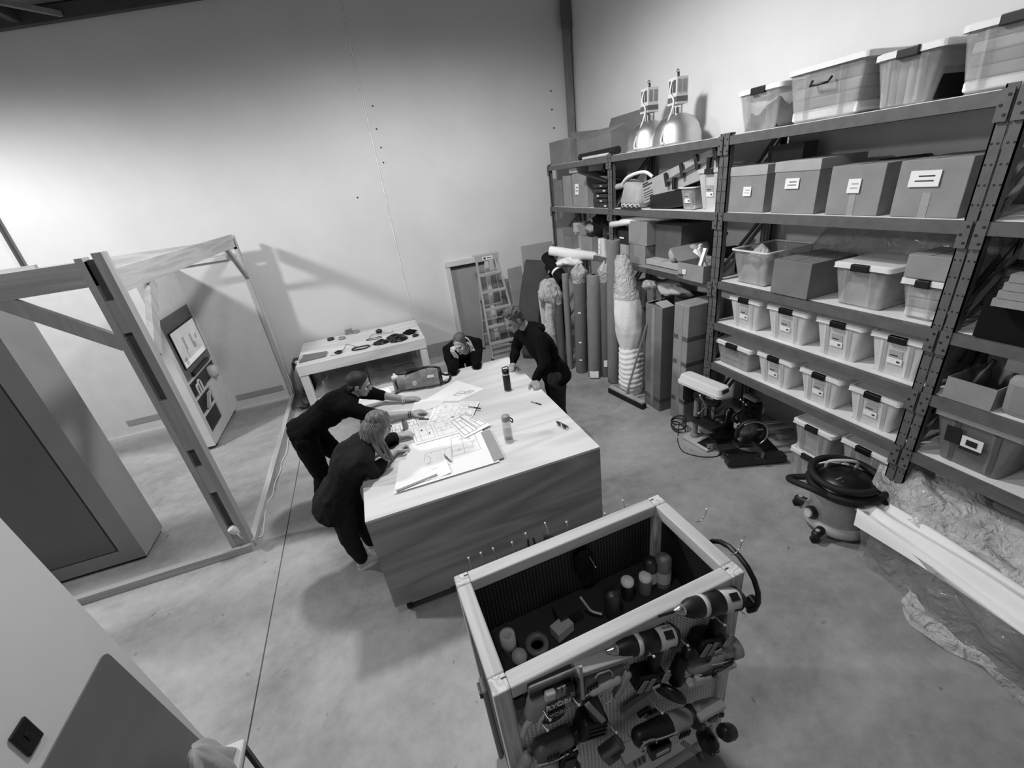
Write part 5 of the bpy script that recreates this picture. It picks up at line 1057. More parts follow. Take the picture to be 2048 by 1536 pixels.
mt = T('dark_mat', 'big dark mat bent over against the corner pile', 'mat', (2.35, 6.75, 0))
def mat_(u, v):       # u across, v up
    p = Vector((2.18, 6.62, .0)).lerp(Vector((2.42, 6.40, .0)), u); q = Vector((2.50, 6.86, 1.60)).lerp(Vector((2.82, 6.60, 1.56)), u)
    r = p.lerp(q, v); r.x -= .10*math.sin(PI*v); return r-Vector((2.35, 6.75, 0))
g1 = MB().grid(mat_, 6, 16); n_ = len(g1.v); vs = [Vector(q)+Vector((.035, .045, 0)) for q in g1.v]
g1.add(vs, [tuple(f[::-1]) for f in g1.f]); W_ = 7
rim = [(i, i+1) for i in range(6)]+[(6+7*j, 6+7*(j+1)) for j in range(16)]+[(118-i, 117-i) for i in range(6)]+[(7*(16-j), 7*(15-j)) for j in range(16)]
g1.f += [(b, a, a+n_, b+n_) for a, b in rim]; g1.sm += [False]*len(rim); g1.build('mat', K['matt'], mt)
thing1('leaning_board', 'pale board leaning in front of the dark mat', 'board', MB().bar((2.50, 6.10, .0), (2.58, 6.42, 1.03), .16, .05, (0, 1, .3)), K['offwhite'])
thing1('white_tube', 'long white fabric roll lying on top of the corner pile', 'roll', MB().lathe([(0, 0), (.06, 0), (.07, .02), (.068, .7), (.05, .74), (0, .74)], 20, (2.72, 6.35, 1.77), (.80, -.55, -.20)), K['paper'])
thing1('white_folds', 'folded white cloth under the long white roll', 'cloth', MB().grid(crumple(44, .22, .22, .07), 28, 14), K['sheet'], loc=(2.98, 6.2, 1.58))
thing1('pale_bundle', 'pale crumpled plastic in the pile below the black roll', 'bundle', MB().grid(crumple(45, .16, .18, .16), 28, 14), K['cloth'], loc=(2.62, 6.25, 1.18))
thing1('dark_bundle', 'dark folded cloth deep in the corner pile', 'bundle', MB().grid(crumple(46, .22, .26, .5), 28, 16), K['matt'], loc=(2.80, 6.5, .75))
thing1('card_offcuts', 'pale cardboard offcut standing behind the dark mat', 'cardboard', MB().obox((2.45, 7.22, .72), (.30, .02, 1.44), (-.10, 0, .3)), K['cardL'])
thing1('card_offcuts', 'narrow curled cardboard strip beside the ladder', 'cardboard', MB().obox((2.30, 7.28, .62), (.12, .02, 1.2), (-.10, .05, .5)), K['card'])
# tall cartons
def tall(label, x0, x1, y0, y1, z, mat, lean=0, tapes=(), open_=False):
    c = T('tall_carton', label, 'box', ((x0+x1)/2, (y0+y1)/2, 0), rot=(0, lean, 0)); a, b = (x1-x0)/2, (y1-y0)/2
    MB().box(-a, a, -b, b, 0, z, b=.006).build('carton', K[mat], c)
    for tz in tapes: MB().box(-a-.002, a+.002, -b-.002, b+.002, tz, tz+.05).build('tape_band', K['cardK'], c)
    MB().box(-a-.003, -a, -.03, .03, .02, z-.02).build('tape_strip', K['card'], c)
    if open_:
        for s in (-1, 1): MB().bar((0, s*b, z+.003), (0, s*b*.1, z+.05+.01*s), 2*a-.02, .006, (0, 0, 1)).build('flap', K['cardL'], c)
    return c
tall('slim tall carton with loose flaps behind the broom', 2.99, 3.16, 3.93, 4.24, 1.33, 'cardD', .0, (.12,), True)
tall('tall taped carton nearest the drill press', 3.05, 3.50, 3.57, 3.80, 1.42, 'card', 0, (.25, .72, 1.02))
tall('tall pale carton standing under the rack, left of the slim one', 3.42, 3.7, 4.86, 5.12, 1.38, 'card', 0, (1.0,))
tall('tall pale carton under the rack behind the padded bundle', 3.40, 3.7, 4.50, 4.80, 1.40, 'card', 0, (1.05,))
tall('dark tall carton deep under the rack', 3.52, 3.8, 3.9, 4.40, 1.30, 'cardK')
thing1('bundled_card', 'torn cardboard and plastic heaped on the tall cartons', 'cardboard', MB().grid(crumple(51, .12, .30, .06), 30, 12), K['cardL'], loc=(3.36, 4.25, 1.42))
thing1('plastic_scrap', 'clear plastic scrap on the slim tall carton', 'plastic', MB().grid(crumple(52, .07, .10, .05), 22, 10), K['wrap'], loc=(3.22, 4.50, 1.46))
# broom
bm_ = T('broom', 'wide black push broom leaning its pale handle on the tall carton', 'broom', (2.82, 4.40, 0), rz=math.atan2(-.63, .11))
MB().box(-.32, .32, -.03, .03, .07, .10, b=.006).build('head', K['cardL'], bm_)
MB().box(-.325, .325, -.035, .035, 0, .07).build('bristles', K['rub'], bm_)
R_ = Matrix.Rotation(-math.atan2(-.63, .11), 3, 'Z'); tp_ = R_ @ Vector((.17, -.20, 1.10))
MB().cone((0, 0, .09), tp_, .013, n=12).build('handle', K['alu'], bm_); MB().cone((0, 0, .09), tp_*.1+Vector((0, 0, .08)), .022, .018, n=12).build('socket', K['grey'], bm_)
# ---------------------------------------------------------------- drill press
dp = T('drill_press', 'black bench drill press with a long white belt cover', 'drill press', (2.97, 3.14, 0), rz=math.atan2(-.40, .05)+.0)
MB().box(-.20, .15, -.11, .11, 0, .035, b=.012).build('base', K['toollight'], dp); MB().box(-.01, .14, -.085, .085, .034, .038).build('base_top', K['dark'], dp)
MB().cone((-.12, 0, .03), (-.12, 0, .62), .028, n=20).lathe([(.05, .035), (.045, .06), (.03, .08)], 20, (-.12, 0, 0)).build('column', K['grey_mid'], dp)
MB().hull([((-.10, 0, .56), (.06, .07, .07)), ((.10, 0, .57), (.06, .06, .07))]).build('head', K['black'], dp)
MB().cone((-.22, 0, .46), (-.22, 0, .66), .07, n=22).build('motor', K['blackM'], dp)
loft(loft(MB(), [rr(-.33, .22, -.10, .10, .655, .05), rr(-.33, .22, -.10, .10, .685, .05)]), [rr(-.325, .215, -.095, .095, .685, .05), rr(-.31, .20, -.075, .075, .745, .04), rr(-.29, .18, -.055, .055, .752, .03)]).build('belt_cover', K['white'], dp)
MB().box(.175, .218, -.04, .04, .70, .735, b=.006).build('cover_latch', K['black'], dp)
MB().box(-.08, .16, -.10, .10, .26, .28, b=.006).cone((-.12, 0, .22), (-.12, 0, .30), .045, n=18).build('table', K['dark'], dp)
MB().cone((.09, 0, .40), (.09, 0, .52), .020, n=14).cone((.09, 0, .36), (.09, 0, .40), .012, n=12).build('chuck', K['steel'], dp)
for k in range(3): MB().cone((.06, -.08, .52), (.06+.12*math.cos(k*2.1), -.10, .52+.12*math.sin(k*2.1)), .006, n=8).ell((.06+.12*math.cos(k*2.1), -.10, .52+.12*math.sin(k*2.1)), (.014, .014, .014), n=10, m=6).build('feed_handle', K['chrome' if k else 'black'], dp)
MB().cone((-.02, -.066, .58), (-.02, -.076, .58), .016, n=12).build('dial', K['steel'], dp)
cw = T('power_cord', 'thin black cord looping over the floor before the drill press', 'cord', (2.8, 3.2, 0)); o_ = Vector((2.8, 3.2, 0))
pts = [Vector((2.86, 3.40, .16))]+[at(x, y, 'Z', .006) for x, y in ((1356, 868), (1356, 885), (1365, 902), (1385, 910), (1410, 914), (1435, 912), (1442, 903))]
MB().tube([q-o_ for q in smooth(pts, 5)], .005, 6).build('flex', K['rub'], cw)
cw = T('cord_coil', 'coil of dark cable at the foot of the tall taped carton', 'cord', (2.93, 3.50, .0))
for k in range(3): MB().tube([(.07*math.cos(t*PI/8), .09*math.sin(t*PI/8), .02+.05*k+.03*math.sin(t*PI/8+k)) for t in range(16)], .009, 6, True).build('loop', K['dark'], cw)
# ---------------------------------------------------------------- mitre saw
ms = T('mitre_saw', 'black sliding mitre saw with bright rails on the floor under the rack', 'mitre saw', (3.25, 2.80, 0), rz=-.35)
MB().box(-.30, .22, -.16, .16, .03, .10, b=.02).build('base', K['black'], ms); MB().lathe([(.0, .10), (.17, .10), (.17, .115), (0, .116)], 28).build('turntable', K['tooldark'], ms)
for s in (-1, 1): MB().box(-.32, .24, s*.20-.05, s*.20+.05, .02, .095, b=.008).build('wing', K['dark'], ms)
MB().box(-.02, .01, -.26, .26, .10, .17, b=.004).build('fence', K['steel'], ms)
MB().bar((-.34, -.03, .09), (.05, -.03, .11), .10, .03).build('cutting_arm', K['steel'], ms)
for k in range(3): MB().box(-.40, -.30, .06+.022*k, .074+.022*k, .05, .10).build('bright_rib', K['chrome'], ms)
for y in (-.05, .05): MB().cone((.02, y, .30), (.36, y, .30), .016, n=14).build('slide_rail', K['chrome'], ms)
MB().lathe([(.0, -.006), (.135, -.003), (.135, .003), (0, .006)], 32, (-.04, -.05, .27), (0, 1, 0)).build('blade', K['steel'], ms)
MB().tube([(-.04+.135*math.cos(t*PI/10), -.05, .27+.135*math.sin(t*PI/10)) for t in range(-2, 12)], .022, 8).build('blade_guard', K['tooldark'], ms)
MB().tube([(-.04+.15*math.cos(t*PI/10), -.09, .27+.15*math.sin(t*PI/10)) for t in range(-3, 8)], .009, 6).build('bright_guard_edge', K['chrome'], ms)
MB().hull([((-.02, .04, .30), .06), ((-.02, .16, .32), .055)]).build('motor', K['black'], ms); MB().tube(smooth([(-.14, .02, .36), (-.20, .02, .43), (-.10, .02, .50), (.02, .02, .44)], 4), .018, 8).build('handle', K['black'], ms)
sv = T('bench_tool', 'dark bench tool with a small square table beside the drill press', 'power tool', (3.28, 3.12, 0), rz=-.3)
MB().box(-.12, .12, -.14, .14, 0, .04, b=.01).build('base', K['tooldark'], sv); MB().hull([((0, .02, .12), (.06, .06, .06)), ((0, .02, .30), (.05, .05, .05))]).build('body', K['black'], sv); MB().obox((-.04, -.02, .24), (.16, .16, .012), (0, .1, .2)).build('table', K['dark'], sv); MB().cone((-.05, -.03, .25), (-.05, -.03, .34), .010, n=10).build('bright_pin', K['chrome'], sv)
bb_ = T('machine_part', 'grey machine head with bright screws under the rack shelf', 'power tool', (3.48, 3.02, 0)); MB().hull([((0, 0, .40), (.08, .1, .06)), ((.02, .02, .05), (.07, .09, .05))]).build('body', K['black'], bb_); MB().obox((-.06, -.03, .50), (.14, .14, .04), (.2, .3, .3), b=.01).build('cover', K['grey_mid'], bb_)
for k in range(3): MB().ell((-.13+.01*k, .05-.03*k, .46-.02*k), (.016, .016, .016), n=10, m=6).build('screw', K['chrome'], bb_)
# ---------------------------------------------------------------- vacuum
vc = T('vacuum_cleaner', 'round workshop vacuum with its black hose wound on top', 'vacuum cleaner', (3.05, 1.74, 0), rz=-.6)
MB().lathe([(0, .07), (.19, .07), (.20, .10), (.195, .34), (.205, .36), (.205, .38)], 32).build('drum', K['clear2'], vc); MB().lathe([(0, .08), (.17, .08), (.17, .3), (0, .3)], 24).build('drum_inside', K['grey'], vc)
MB().lathe([(.215, .37), (.225, .385), (.22, .42), (.19, .46), (.13, .505), (.06, .52), (0, .522)], 32).build('motor_head', K['black'], vc)
MB().obox((-.03, -.10, .50), (.08, .04, .012), (.3, .0, 0), b=.006).build('badge', K['offwhite'], vc); MB().obox((-.08, -.06, .505), (.05, .01, .02), (.2, -.2, .4)).build('switch', K['chrome'], vc)
MB().tube(smooth([(-.10, .12, .48), (-.09, .10, .555), (.08, .10, .56), (.10, .12, .48)], 5), .013, 8).build('carry_handle', K['toollight'], vc)
MB().tube([(.235*math.cos(t*PI/14), .235*math.sin(t*PI/14), .40+.05*t/28) for t in range(29)]+[(.235*math.cos(t*PI/14), .215*math.sin(t*PI/14), .45+.06*(t-28)/14+.03*math.sin((t-28)*PI/14)) for t in range(29, 52)], .026, 10).build('hose', K['rub'], vc)
MB().tube(smooth([(-.16, -.17, .42), (-.27, -.12, .45), (-.36, .0, .42), (-.33, .12, .36), (-.2, .13, .37)], 6), .026, 10).build('hose_loop', K['rub'], vc)
MB().lathe([(0, .05), (.22, .05), (.235, .07), (.225, .12), (.20, .13)], 32).build('skirt', K['grey_light'], vc)
for k in range(4):
    a = .8+k*PI/2; f = MB().hull([((.21*math.cos(a), .21*math.sin(a), .085), .035), ((.29*math.cos(a), .29*math.sin(a), .075), .035)]).build('wheel_arm', K['tooldark'], vc)
    MB().cone((.30*math.cos(a), .30*math.sin(a)-.014, .032), (.30*math.cos(a), .30*math.sin(a)+.014, .032), .032, n=16).build('wheel', K['rub'], f); MB().lathe([(.012, 0), (.018, .004), (.012, .008)], 14, (.28*math.cos(a), .28*math.sin(a), .108)).build('axle_ring', K['grey_light'], f)
MB().cone((-.20*math.cos(.3), -.20*math.sin(.3), .17), (-.235*math.cos(.3), -.235*math.sin(.3), .17), .05, n=20).build('hose_port', K['dark'], vc); MB().cone((-.235*math.cos(.3), -.235*math.sin(.3), .17), (-.25*math.cos(.3), -.25*math.sin(.3), .17), .036, n=20).build('port_cap', K['offwhite'], vc)
for k in range(5): MB().hull([((.12+.01*k, .03-.05*k, .49-.01*k), (.02, .03, .012)), ((.17, .0-.05*k, .47-.01*k), (.02, .03, .012))]).build('glove_fold', K['blackM'], vc)
# ---------------------------------------------------------------- plastic wrapped pile at the right edge
pf_ = T('wrapped_boards', 'long stack of boards under clear plastic along the right edge', 'stack', (3.25, 1.1, 0))
o_ = Vector((3.25, 1.1, 0))
mb = MB(); mb.M = Matrix.Translation(-o_)
mb.prism([(2.90, 1.42), (3.75, 1.60), (3.75, -.8), (2.80, -.8)], .02, .30); mb.build('boards', K['grey_mid'], pf_)
PA = [Vector(q) for q in ((2.92, 1.46, 0), (2.90, 1.29, 0), (2.84, 1.04, 0), (2.77, .86, 0), (2.75, .57, 0), (2.68, .1, 0), (2.62, -.8, 0))]
PT = [Vector(q) for q in ((2.86, 1.45, .32), (2.88, 1.28, .33), (2.86, 1.04, .34), (2.83, .90, .34), (2.79, .57, .34), (2.76, .1, .34), (2.72, -.8, .34))]
def pl_at(A, t):
    k = min(len(A)-2, int(t*(len(A)-1))); return A[k].lerp(A[k+1], t*(len(A)-1)-k)
def side_(u, v):
    p = pl_at(PA, u).lerp(pl_at(PT, u), v); p.x += .02*math.sin(23*u+4*v)*math.sin(PI*v)-.10*max(0, .25-v)*(1+.6*math.sin(19*u)); p.y += .015*math.sin(31*u+2*v); return p-o_
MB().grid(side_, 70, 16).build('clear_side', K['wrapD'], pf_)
ws = T('white_fabric', 'white fabric sheet draped lengthwise over the wrapped boards', 'fabric', (3.1, 1.0, .36)); o2 = Vector((3.1, 1.0, .36))
def wf(u, v):          # u lengthwise, v across
    y = 1.50-2.4*u+.10*v*(1-u)*3; x = 2.84+.44*v-.09*u+.03*math.sin(8*u)*(1-v); z = .34+.07*math.sin(PI*min(1, v*1.15))+.018*math.sin(24*v+4*u)+.012*math.sin(15*v-9*u)-.20*max(0, .10-v)*2
    if u < .10: z += .03*math.sin(20*v)*(1-u*10); 
    return Vector((x, y, z))-o2
MB().grid(wf, 60, 40).build('sheet', K['sheet'], ws)
cs = T('plastic_sheeting', 'crumpled clear plastic sheeting bunched over the back of the white fabric', 'plastic', (3.5, 1.2, .5)); o3 = Vector((3.5, 1.2, .5))
def cp__(u, v):        # over the rolled stock behind the white fabric
    y = 1.86-2.5*u-.26*(1-v)*(1-u)**3; x = 3.08+.66*v-.04*u; a = v*PI; R = .19+.03*math.sin(5*u*3)
    z = .40+R*math.sin(a)+.022*math.sin(17*v+21*u)+.016*math.sin(41*u+9*v)+.012*math.sin(29*v-33*u)
    return Vector((x+.02*math.sin(25*u), y, z))-o3
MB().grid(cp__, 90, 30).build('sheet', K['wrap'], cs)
rl_ = T('rolled_stock', 'pale rolled stock lying under the crumpled clear plastic', 'roll', (3.45, .5, .40)); MB().lathe([(0, 0), (.15, 0), (.16, .02), (.16, 2.2), (0, 2.2)], 24, (0, 1.18, 0), (0, -1, 0)).build('roll', K['grey_light'], rl_)
fl = T('plastic_tail', 'thin clear plastic skirt trailing on the floor at the right', 'plastic', (2.75, .7, .0)); o4 = Vector((2.75, .7, 0))
MB().grid(lambda u, v: pl_at(PA, .30+.7*u)-o4+Vector((-.13*v*(.6+.4*math.sin(9*u)), .03*math.sin(14*u), .05*(1-v)+.015+.012*math.sin(31*u+6*v)+.01*math.sin(13*v+17*u))), 50, 10).build('skirt', K['wrap'], fl)
# ---------------------------------------------------------------- on the big table
ZT = .9552
GP = 'drawing sheets spread over the table'
def sheet(label, corners, plans=(), z=0, thick=.0012, curl=0, dark=.62, group=GP, name='drawing_sheet', tint=True):
    P4 = [Vector((c[0], c[1], 0)) for c in corners]; ctr = sum(P4, Vector())/4
    c = T(name, label, 'drawing', (ctr.x, ctr.y, ZT+z), group=group); P4 = [p-ctr for p in P4]
    B_ = lambda u, v: P4[0].lerp(P4[1], u).lerp(P4[3].lerp(P4[2], u), v)
    cz = lambda u, v: curl*(max(0, u-.75)*4)**2*.02+curl*.006*math.sin(5*u+2*v) if curl else 0
    nu = 10 if curl else 1
    g1 = MB().grid(lambda u, v: B_(u, v)+Vector((0, 0, thick+cz(u, v))), nu, nu, False); n_ = len(g1.v)
    g1.add([Vector(q)-Vector((0, 0, thick)) for q in g1.v], [tuple(f[::-1]) for f in g1.f])
    g1.build('paper', K['paper'], c)
    for (u0, u1, v0, v1, seed, mt_) in plans:
        R = random.Random(seed); ln = MB(); tn = MB(); zz = thick+.0004
        def ln_(a, b, w_):
            pa, pb = B_(*a), B_(*b); pa.z = pb.z = zz+cz((a[0]+b[0])/2, (a[1]+b[1])/2)+(.0012 if curl else 0); ln.bar(pa, pb, w_, .0003)
        U = lambda s: u0+(u1-u0)*s; V_ = lambda s: v0+(v1-v0)*s
        for a, b in (((0, 0), (1, 0)), ((1, 0), (1, 1)), ((1, 1), (0, 1)), ((0, 1), (0, 0))): ln_((U(a[0]), V_(a[1])), (U(b[0]), V_(b[1])), .0042)
        xs = sorted([R.uniform(.2, .45), R.uniform(.55, .8)]); ys = sorted([R.uniform(.25, .45), R.uniform(.55, .8)])
        for x in xs: s = R.choice((0, ys[0])); ln_((U(x), V_(s)), (U(x), V_(R.choice((ys[1], 1)))), .0034)
        for y in ys: s = R.choice((0, xs[0])); ln_((U(s), V_(y)), (U(R.choice((xs[1], 1))), V_(y)), .0034)
        for k in range(5):
            x, y = R.uniform(.08, .8), R.uniform(.08, .8); w_, h_ = R.uniform(.08, .18), R.uniform(.08, .16)
            q = [B_(U(x), V_(y)), B_(U(x+w_), V_(y)), B_(U(x+w_), V_(y+h_)), B_(U(x), V_(y+h_))]
            tn.add([p+Vector((0, 0, zz+.0002+cz(.5, .5)+(.0012 if curl else 0))) for p in q], [(0, 1, 2, 3)])
        ln.build('plan_lines', K[mt_], c)['kind'] = 'stuff'
        if tint: tn.build('plan_tint', K['inkL'], c)['kind'] = 'stuff'
    return c
px = lambda *pts: [tuple(at(x, y, 'Z', ZT)[:2]) for x, y in pts]
sheet('large open set of plans lying at the near table corner', px((788, 990), (1000, 925), (962, 858), (822, 890)), ((.24, .55, .26, .66, 1, 'ink'), (.56, .88, .42, .90, 2, 'ink')), .0, .012)
sheet('lower pages of the large plan set at the table corner', px((790, 984), (903, 950), (885, 905), (800, 925)), (), .0135, .002, .6)
thing1('ruler', 'long grey ruler lying on the large plan set', 'ruler', MB().bar(at(793, 982, 'Z', ZT+.018), at(874, 949, 'Z', ZT+.018), .022, .003), K['grey'])
gp = thing1('ring_binder', 'grey printed plan strip at the right end of the large plan set', 'drawing', MB().prism(px((962, 868), (980, 862), (1009, 918), (988, 926)), ZT+.0125, ZT+.016), K['grey'])
sheet('plan sheet with two floor plans above the large plan set', px((832, 893), (922, 868), (905, 838), (822, 860)), ((.05, .46, .12, .92, 3, 'ink'), (.53, .95, .12, .92, 4, 'ink')), .0145, .0015)
sheet('tilted plan sheet with bold lines right of the others', px((930, 880), (983, 853), (930, 826), (896, 845)), ((.08, .55, .1, .9, 5, 'inkD'), (.6, .95, .15, .9, 6, 'inkD')), .017, .0015, tint=False)
sheet('pale plan sheet in the middle of the spread', px((850, 858), (905, 836), (925, 806), (872, 806)), ((.1, .9, .08, .45, 7, 'ink'), (.12, .9, .52, .95, 8, 'ink')), .0, .0015)
sheet('plan sheet with a pen lying on its corner', px((902, 836), (945, 838), (960, 806), (922, 806)), ((.1, .9, .08, .45, 9, 'ink'), (.12, .85, .52, .92, 10, 'ink')), .0165, .0015)
sheet('blank white sheet at the far side with a small drawing', px((846, 803), (918, 802), (968, 778), (914, 761)), ((.55, .72, .35, .62, 11, 'inkD'), (.74, .88, .5, .75, 12, 'inkD')), .0, .0015, tint=False)
sheet('white sheet under the leaning man\'s hands', px((820, 830), (880, 812), (900, 790), (830, 803)), (), .002, .0015)
sheet('photo sheet with framed pictures by the small bottle', px((782, 872), (842, 856), (833, 835), (778, 850)), ((.08, .46, .1, .9, 13, 'inkD'), (.54, .95, .1, .9, 14, 'inkD')), .0, .0015)
sheet('grey tinted sheet beside the woman\'s notebook', px((785, 888), (828, 878), (822, 862), (782, 872)), ((.1, .9, .1, .9, 15, 'ink'),), .002, .0015)
sheet('small printed page under the man\'s forearms', px((782, 840), (822, 832), (818, 818), (785, 822)), ((.1, .5, .15, .85, 16, 'ink'), (.55, .92, .15, .85, 17, 'ink')), .0, .0015)
sheet('plain sheet lying at the far left table edge', px((745, 800), (786, 792), (778, 776), (756, 782)), (), .0, .0015)
thing1('notebook', 'black notebook under the woman\'s arm', 'notebook', MB().prism(px((766, 904), (800, 893), (797, 885), (766, 893)), ZT+.004, ZT+.018), K['black'])
def pen(label, a, b, m1, m2, z=.0):
    a, b = at(*a, 'Z', ZT+.006+z), at(*b, 'Z', ZT+.006+z); c = T('pen', label, 'pen', (a+b)/2, group='pens on the table'); o_ = (a+b)/2; d = b-a
    MB().cone(a-o_, a.lerp(b, .5)-o_, .0055, n=8).cone(a-d*.04-o_, a-o_, .001, .0055, n=8).build('barrel', K[m1], c); MB().cone(a.lerp(b, .5)-o_, b-o_, .0062, n=8).build('cap', K[m2], c)
pen('dark tipped pen on the pale plan sheets', (937, 813), (961, 817), 'grey', 'black', .018); pen('grey pen lying alone near the right table edge', (1062, 803), (1082, 809), 'grey', 'dark')
pen('thick grey pencil in the fold of the large plan set', (883, 905), (902, 923), 'grey_mid', 'grey_mid', .013); pen('thin black pencil beside the notebook', (768, 893), (796, 884), 'black', 'black'); pen('black pencil between the photo sheet and the pale sheet', (838, 838), (858, 838), 'dark', 'dark')
# bottles
q = at(1016, 780, 'Z', ZT); b_ = T('drink_flask', 'tall black drink flask with a carry loop', 'bottle', (q.x, q.y, ZT))
MB().lathe([(0, 0), (.034, 0), (.036, .006), (.036, .165), (.033, .175), (0, .175)], 24).build('body', K['black'], b_); MB().lathe([(.0365, .0), (.0365, .010)], 24).build('foot_band', K['steel'], b_)
MB().lathe([(.034, .172), (.035, .176), (.035, .184), (.033, .186)], 24).build('neck_ring', K['toollight'], b_); MB().lathe([(.033, .186), (.033, .215), (.028, .222), (0, .223)], 24).build('lid', K['black'], b_)
MB().tube([(-.030, 0, .205), (-.030, 0, .245), (-.024, 0, .252), (.024, 0, .252), (.030, 0, .245), (.030, 0, .205)], .005, 8).build('carry_loop', K['black'], b_)
q = at(1017, 876, 'Z', ZT); b_ = T('water_bottle', 'clear water bottle with a grey cap and strap', 'bottle', (q.x, q.y, ZT))
MB().lathe([(0, 0), (.034, 0), (.037, .01), (.036, .10), (.033, .15), (.028, .168)], 24).build('body', K['glass'], b_); MB().lathe([(0, .006), (.030, .006), (.032, .08), (0, .081)], 20).build('water', film('water', .7, .8, .05, 0, 4, .4), b_)
MB().lathe([(.030, .165), (.034, .168), (.034, .205), (.030, .212), (0, .213)], 24).build('cap', K['grey'], b_); MB().tube(smooth([(.03, -.01, .19), (.05, -.02, .17), (.045, -.02, .145), (.032, -.015, .165)], 4), .005, 6).build('strap', K['black'], b_)
q = at(797, 783, 'Z', ZT); b_ = T('sports_bottle', 'grey sports bottle with a white lid beside the bag', 'bottle', (q.x, q.y, ZT))
MB().lathe([(0, 0), (.035, 0), (.037, .008), (.035, .15), (.03, .16)], 24).build('body', K['grey_mid'], b_); MB().lathe([(.034, .155), (.036, .16), (.034, .18), (.018, .19), (.012, .192), (.012, .21), (0, .211)], 24).build('lid', K['white'], b_)
q = at(812, 858, 'Z', ZT); b_ = T('small_bottle', 'small grey bottle standing on the photo sheet', 'bottle', (q.x, q.y, ZT+.003))
MB().lathe([(0, 0), (.024, 0), (.025, .01), (.024, .07), (.014, .085)], 20).build('body', K['grey'], b_); MB().lathe([(.014, .084), (.015, .088), (.014, .11), (0, .111)], 16).build('cap', K['toolmid'], b_)
# sunglasses, keys, bag
a, b = at(1113, 849, 'Z', ZT), at(1133, 860, 'Z', ZT); sg = T('sunglasses', 'black sunglasses folded near the right table edge', 'sunglasses', (a+b)/2, rz=math.atan2(b.y-a.y, b.x-a.x))
for s in (-1, 1): MB().ell((s*.034, 0, .022), (.028, .006, .021), (.25, 0, 0)).build('lens', K['black'], sg); MB().tube([(s*.062, .002, .03), (s*.05, .03, .012), (-s*.02, .035, .008)], .004, 6).build('temple', K['black'], sg)
MB().tube([(-.008, -.002, .028), (0, -.004, .031), (.008, -.002, .028)], .004, 6).build('bridge', K['chrome'], sg)
q = at(788, 789, 'Z', ZT); ky = T('keys', 'small bunch of keys with a dark fob before the bag', 'keys', (q.x, q.y, ZT)); MB().hull([((.03, 0, .008), (.025, .014, .007))]).build('fob', K['black'], ky)
for k in range(4): MB().obox((-.03-.008*k, .01-.012*k, .005+.003*k), (.045, .012, .003), (0, 0, .4*k)).build('key', K['steel'], ky)
q1, q2 = at(800, 784, 'Z', ZT), at(886, 770, 'Z', ZT); m_ = (q1+q2)/2; bg = T('duffel_bag', 'grey duffel bag with black trim on the far table edge', 'bag', (m_.x, m_.y+.06, ZT), rz=math.atan2(q2.y-q1.y, q2.x-q1.x))
Lb = (q2-q1).length
def bagg(u, v):
    a = v*2*PI; e = abs(2*u-1); k = (1-e**6)**.5*.2+.8; return ((u-.5)*Lb, .095*math.cos(a)*k, max(.002, .09+.105*math.sin(a)*k-.02*math.sin(2*PI*u)*max(0, math.sin(a))))
MB().grid(bagg, 24, 24).build('body', M('bag_canvas', .52, .85, amt=.25, scale=7, bump=.3, bscale=20), bg)
for s in (0, 1):
    g1 = MB(); ring = [bagg(s*.998+.001, k/24) for k in range(24)]; g1.tube(ring, .012, 6, True); g1.add(ring, [tuple(range(24))]); g1.build('end_panel', K['dark'], bg)
MB().tube([bagg(k/20, .02+.25) for k in range(21)], .014, 6).build('zip_flap', K['black'], bg)
MB().tube([bagg(k/20, .78) for k in range(21)], .012, 6).build('base_piping', K['black'], bg)
for s in (-1, 1): MB().tube(smooth([(-.12, s*.05, .185), (-.08, s*.02, .205), (.08, s*.02, .205), (.12, s*.05, .185)], 5), .010, 6).build('handle', K['black'], bg)
MB().grid(lambda u, v: tuple(Vector(bagg(.20+.42*u, .60-.17*v))*1.0+Vector((0, -.006, .002))), 8, 6).build('light_panel', K['grey'], bg)
lg = MB().lathe([(.016, -.001), (.026, -.001), (.026, .004), (.016, .004)], 20, Vector(bagg(.42, .50))+Vector((0, -.010, .0)), (0, -1, .1)).build('ring_emblem', K['offwhite'], bg)
MB().obox(Vector(bagg(.80, .44))+Vector((0, -.008, .004)), (.07, .006, .03), (-.6, 0, 0)).build('white_patch', K['offwhite'], bg)
MB().tube(smooth([(Lb*.45, .03, .12), (Lb*.62, .06, .06), (Lb*.72, .10, .05), (Lb*.66, .0, .01), (Lb*.5, -.06, .03)], 5), .012, 6).build('shoulder_strap', K['black'], bg)
# ---------------------------------------------------------------- on the bench
ZB = .80
thing1('laptop', 'closed grey laptop on the left end of the bench', 'laptop', MB().prism([tuple(at(x, y, 'Z', ZB)[:2]) for x, y in ((598, 727), (652, 714), (655, 704), (608, 712))], ZB, ZB+.018), K['greyD'])
thing1('laptop_cable', 'thin cable curling behind the grey laptop', 'cable', MB().tube(smooth([at(x, y, 'Z', ZB+.005) for x, y in ((597, 722), (602, 712), (612, 709), (622, 711))], 5), .005, 6), K['grey'])
def coil(px_, py_, r, label, mat='black', n_=3, th=.010, sq=.8, grp='coiled cables on the bench'):
    q = at(px_, py_, 'Z', ZB); c = T('cable_coil', label, 'cable', q, group=grp)
    for k in range(n_): MB().tube([((r-.018*k)*math.cos(t*PI/10), (r-.018*k)*sq*math.sin(t*PI/10), th+.008*k+.004*math.sin(t+k)) for t in range(20)], th, 6, True).build('loop', K[mat], c)
    return c
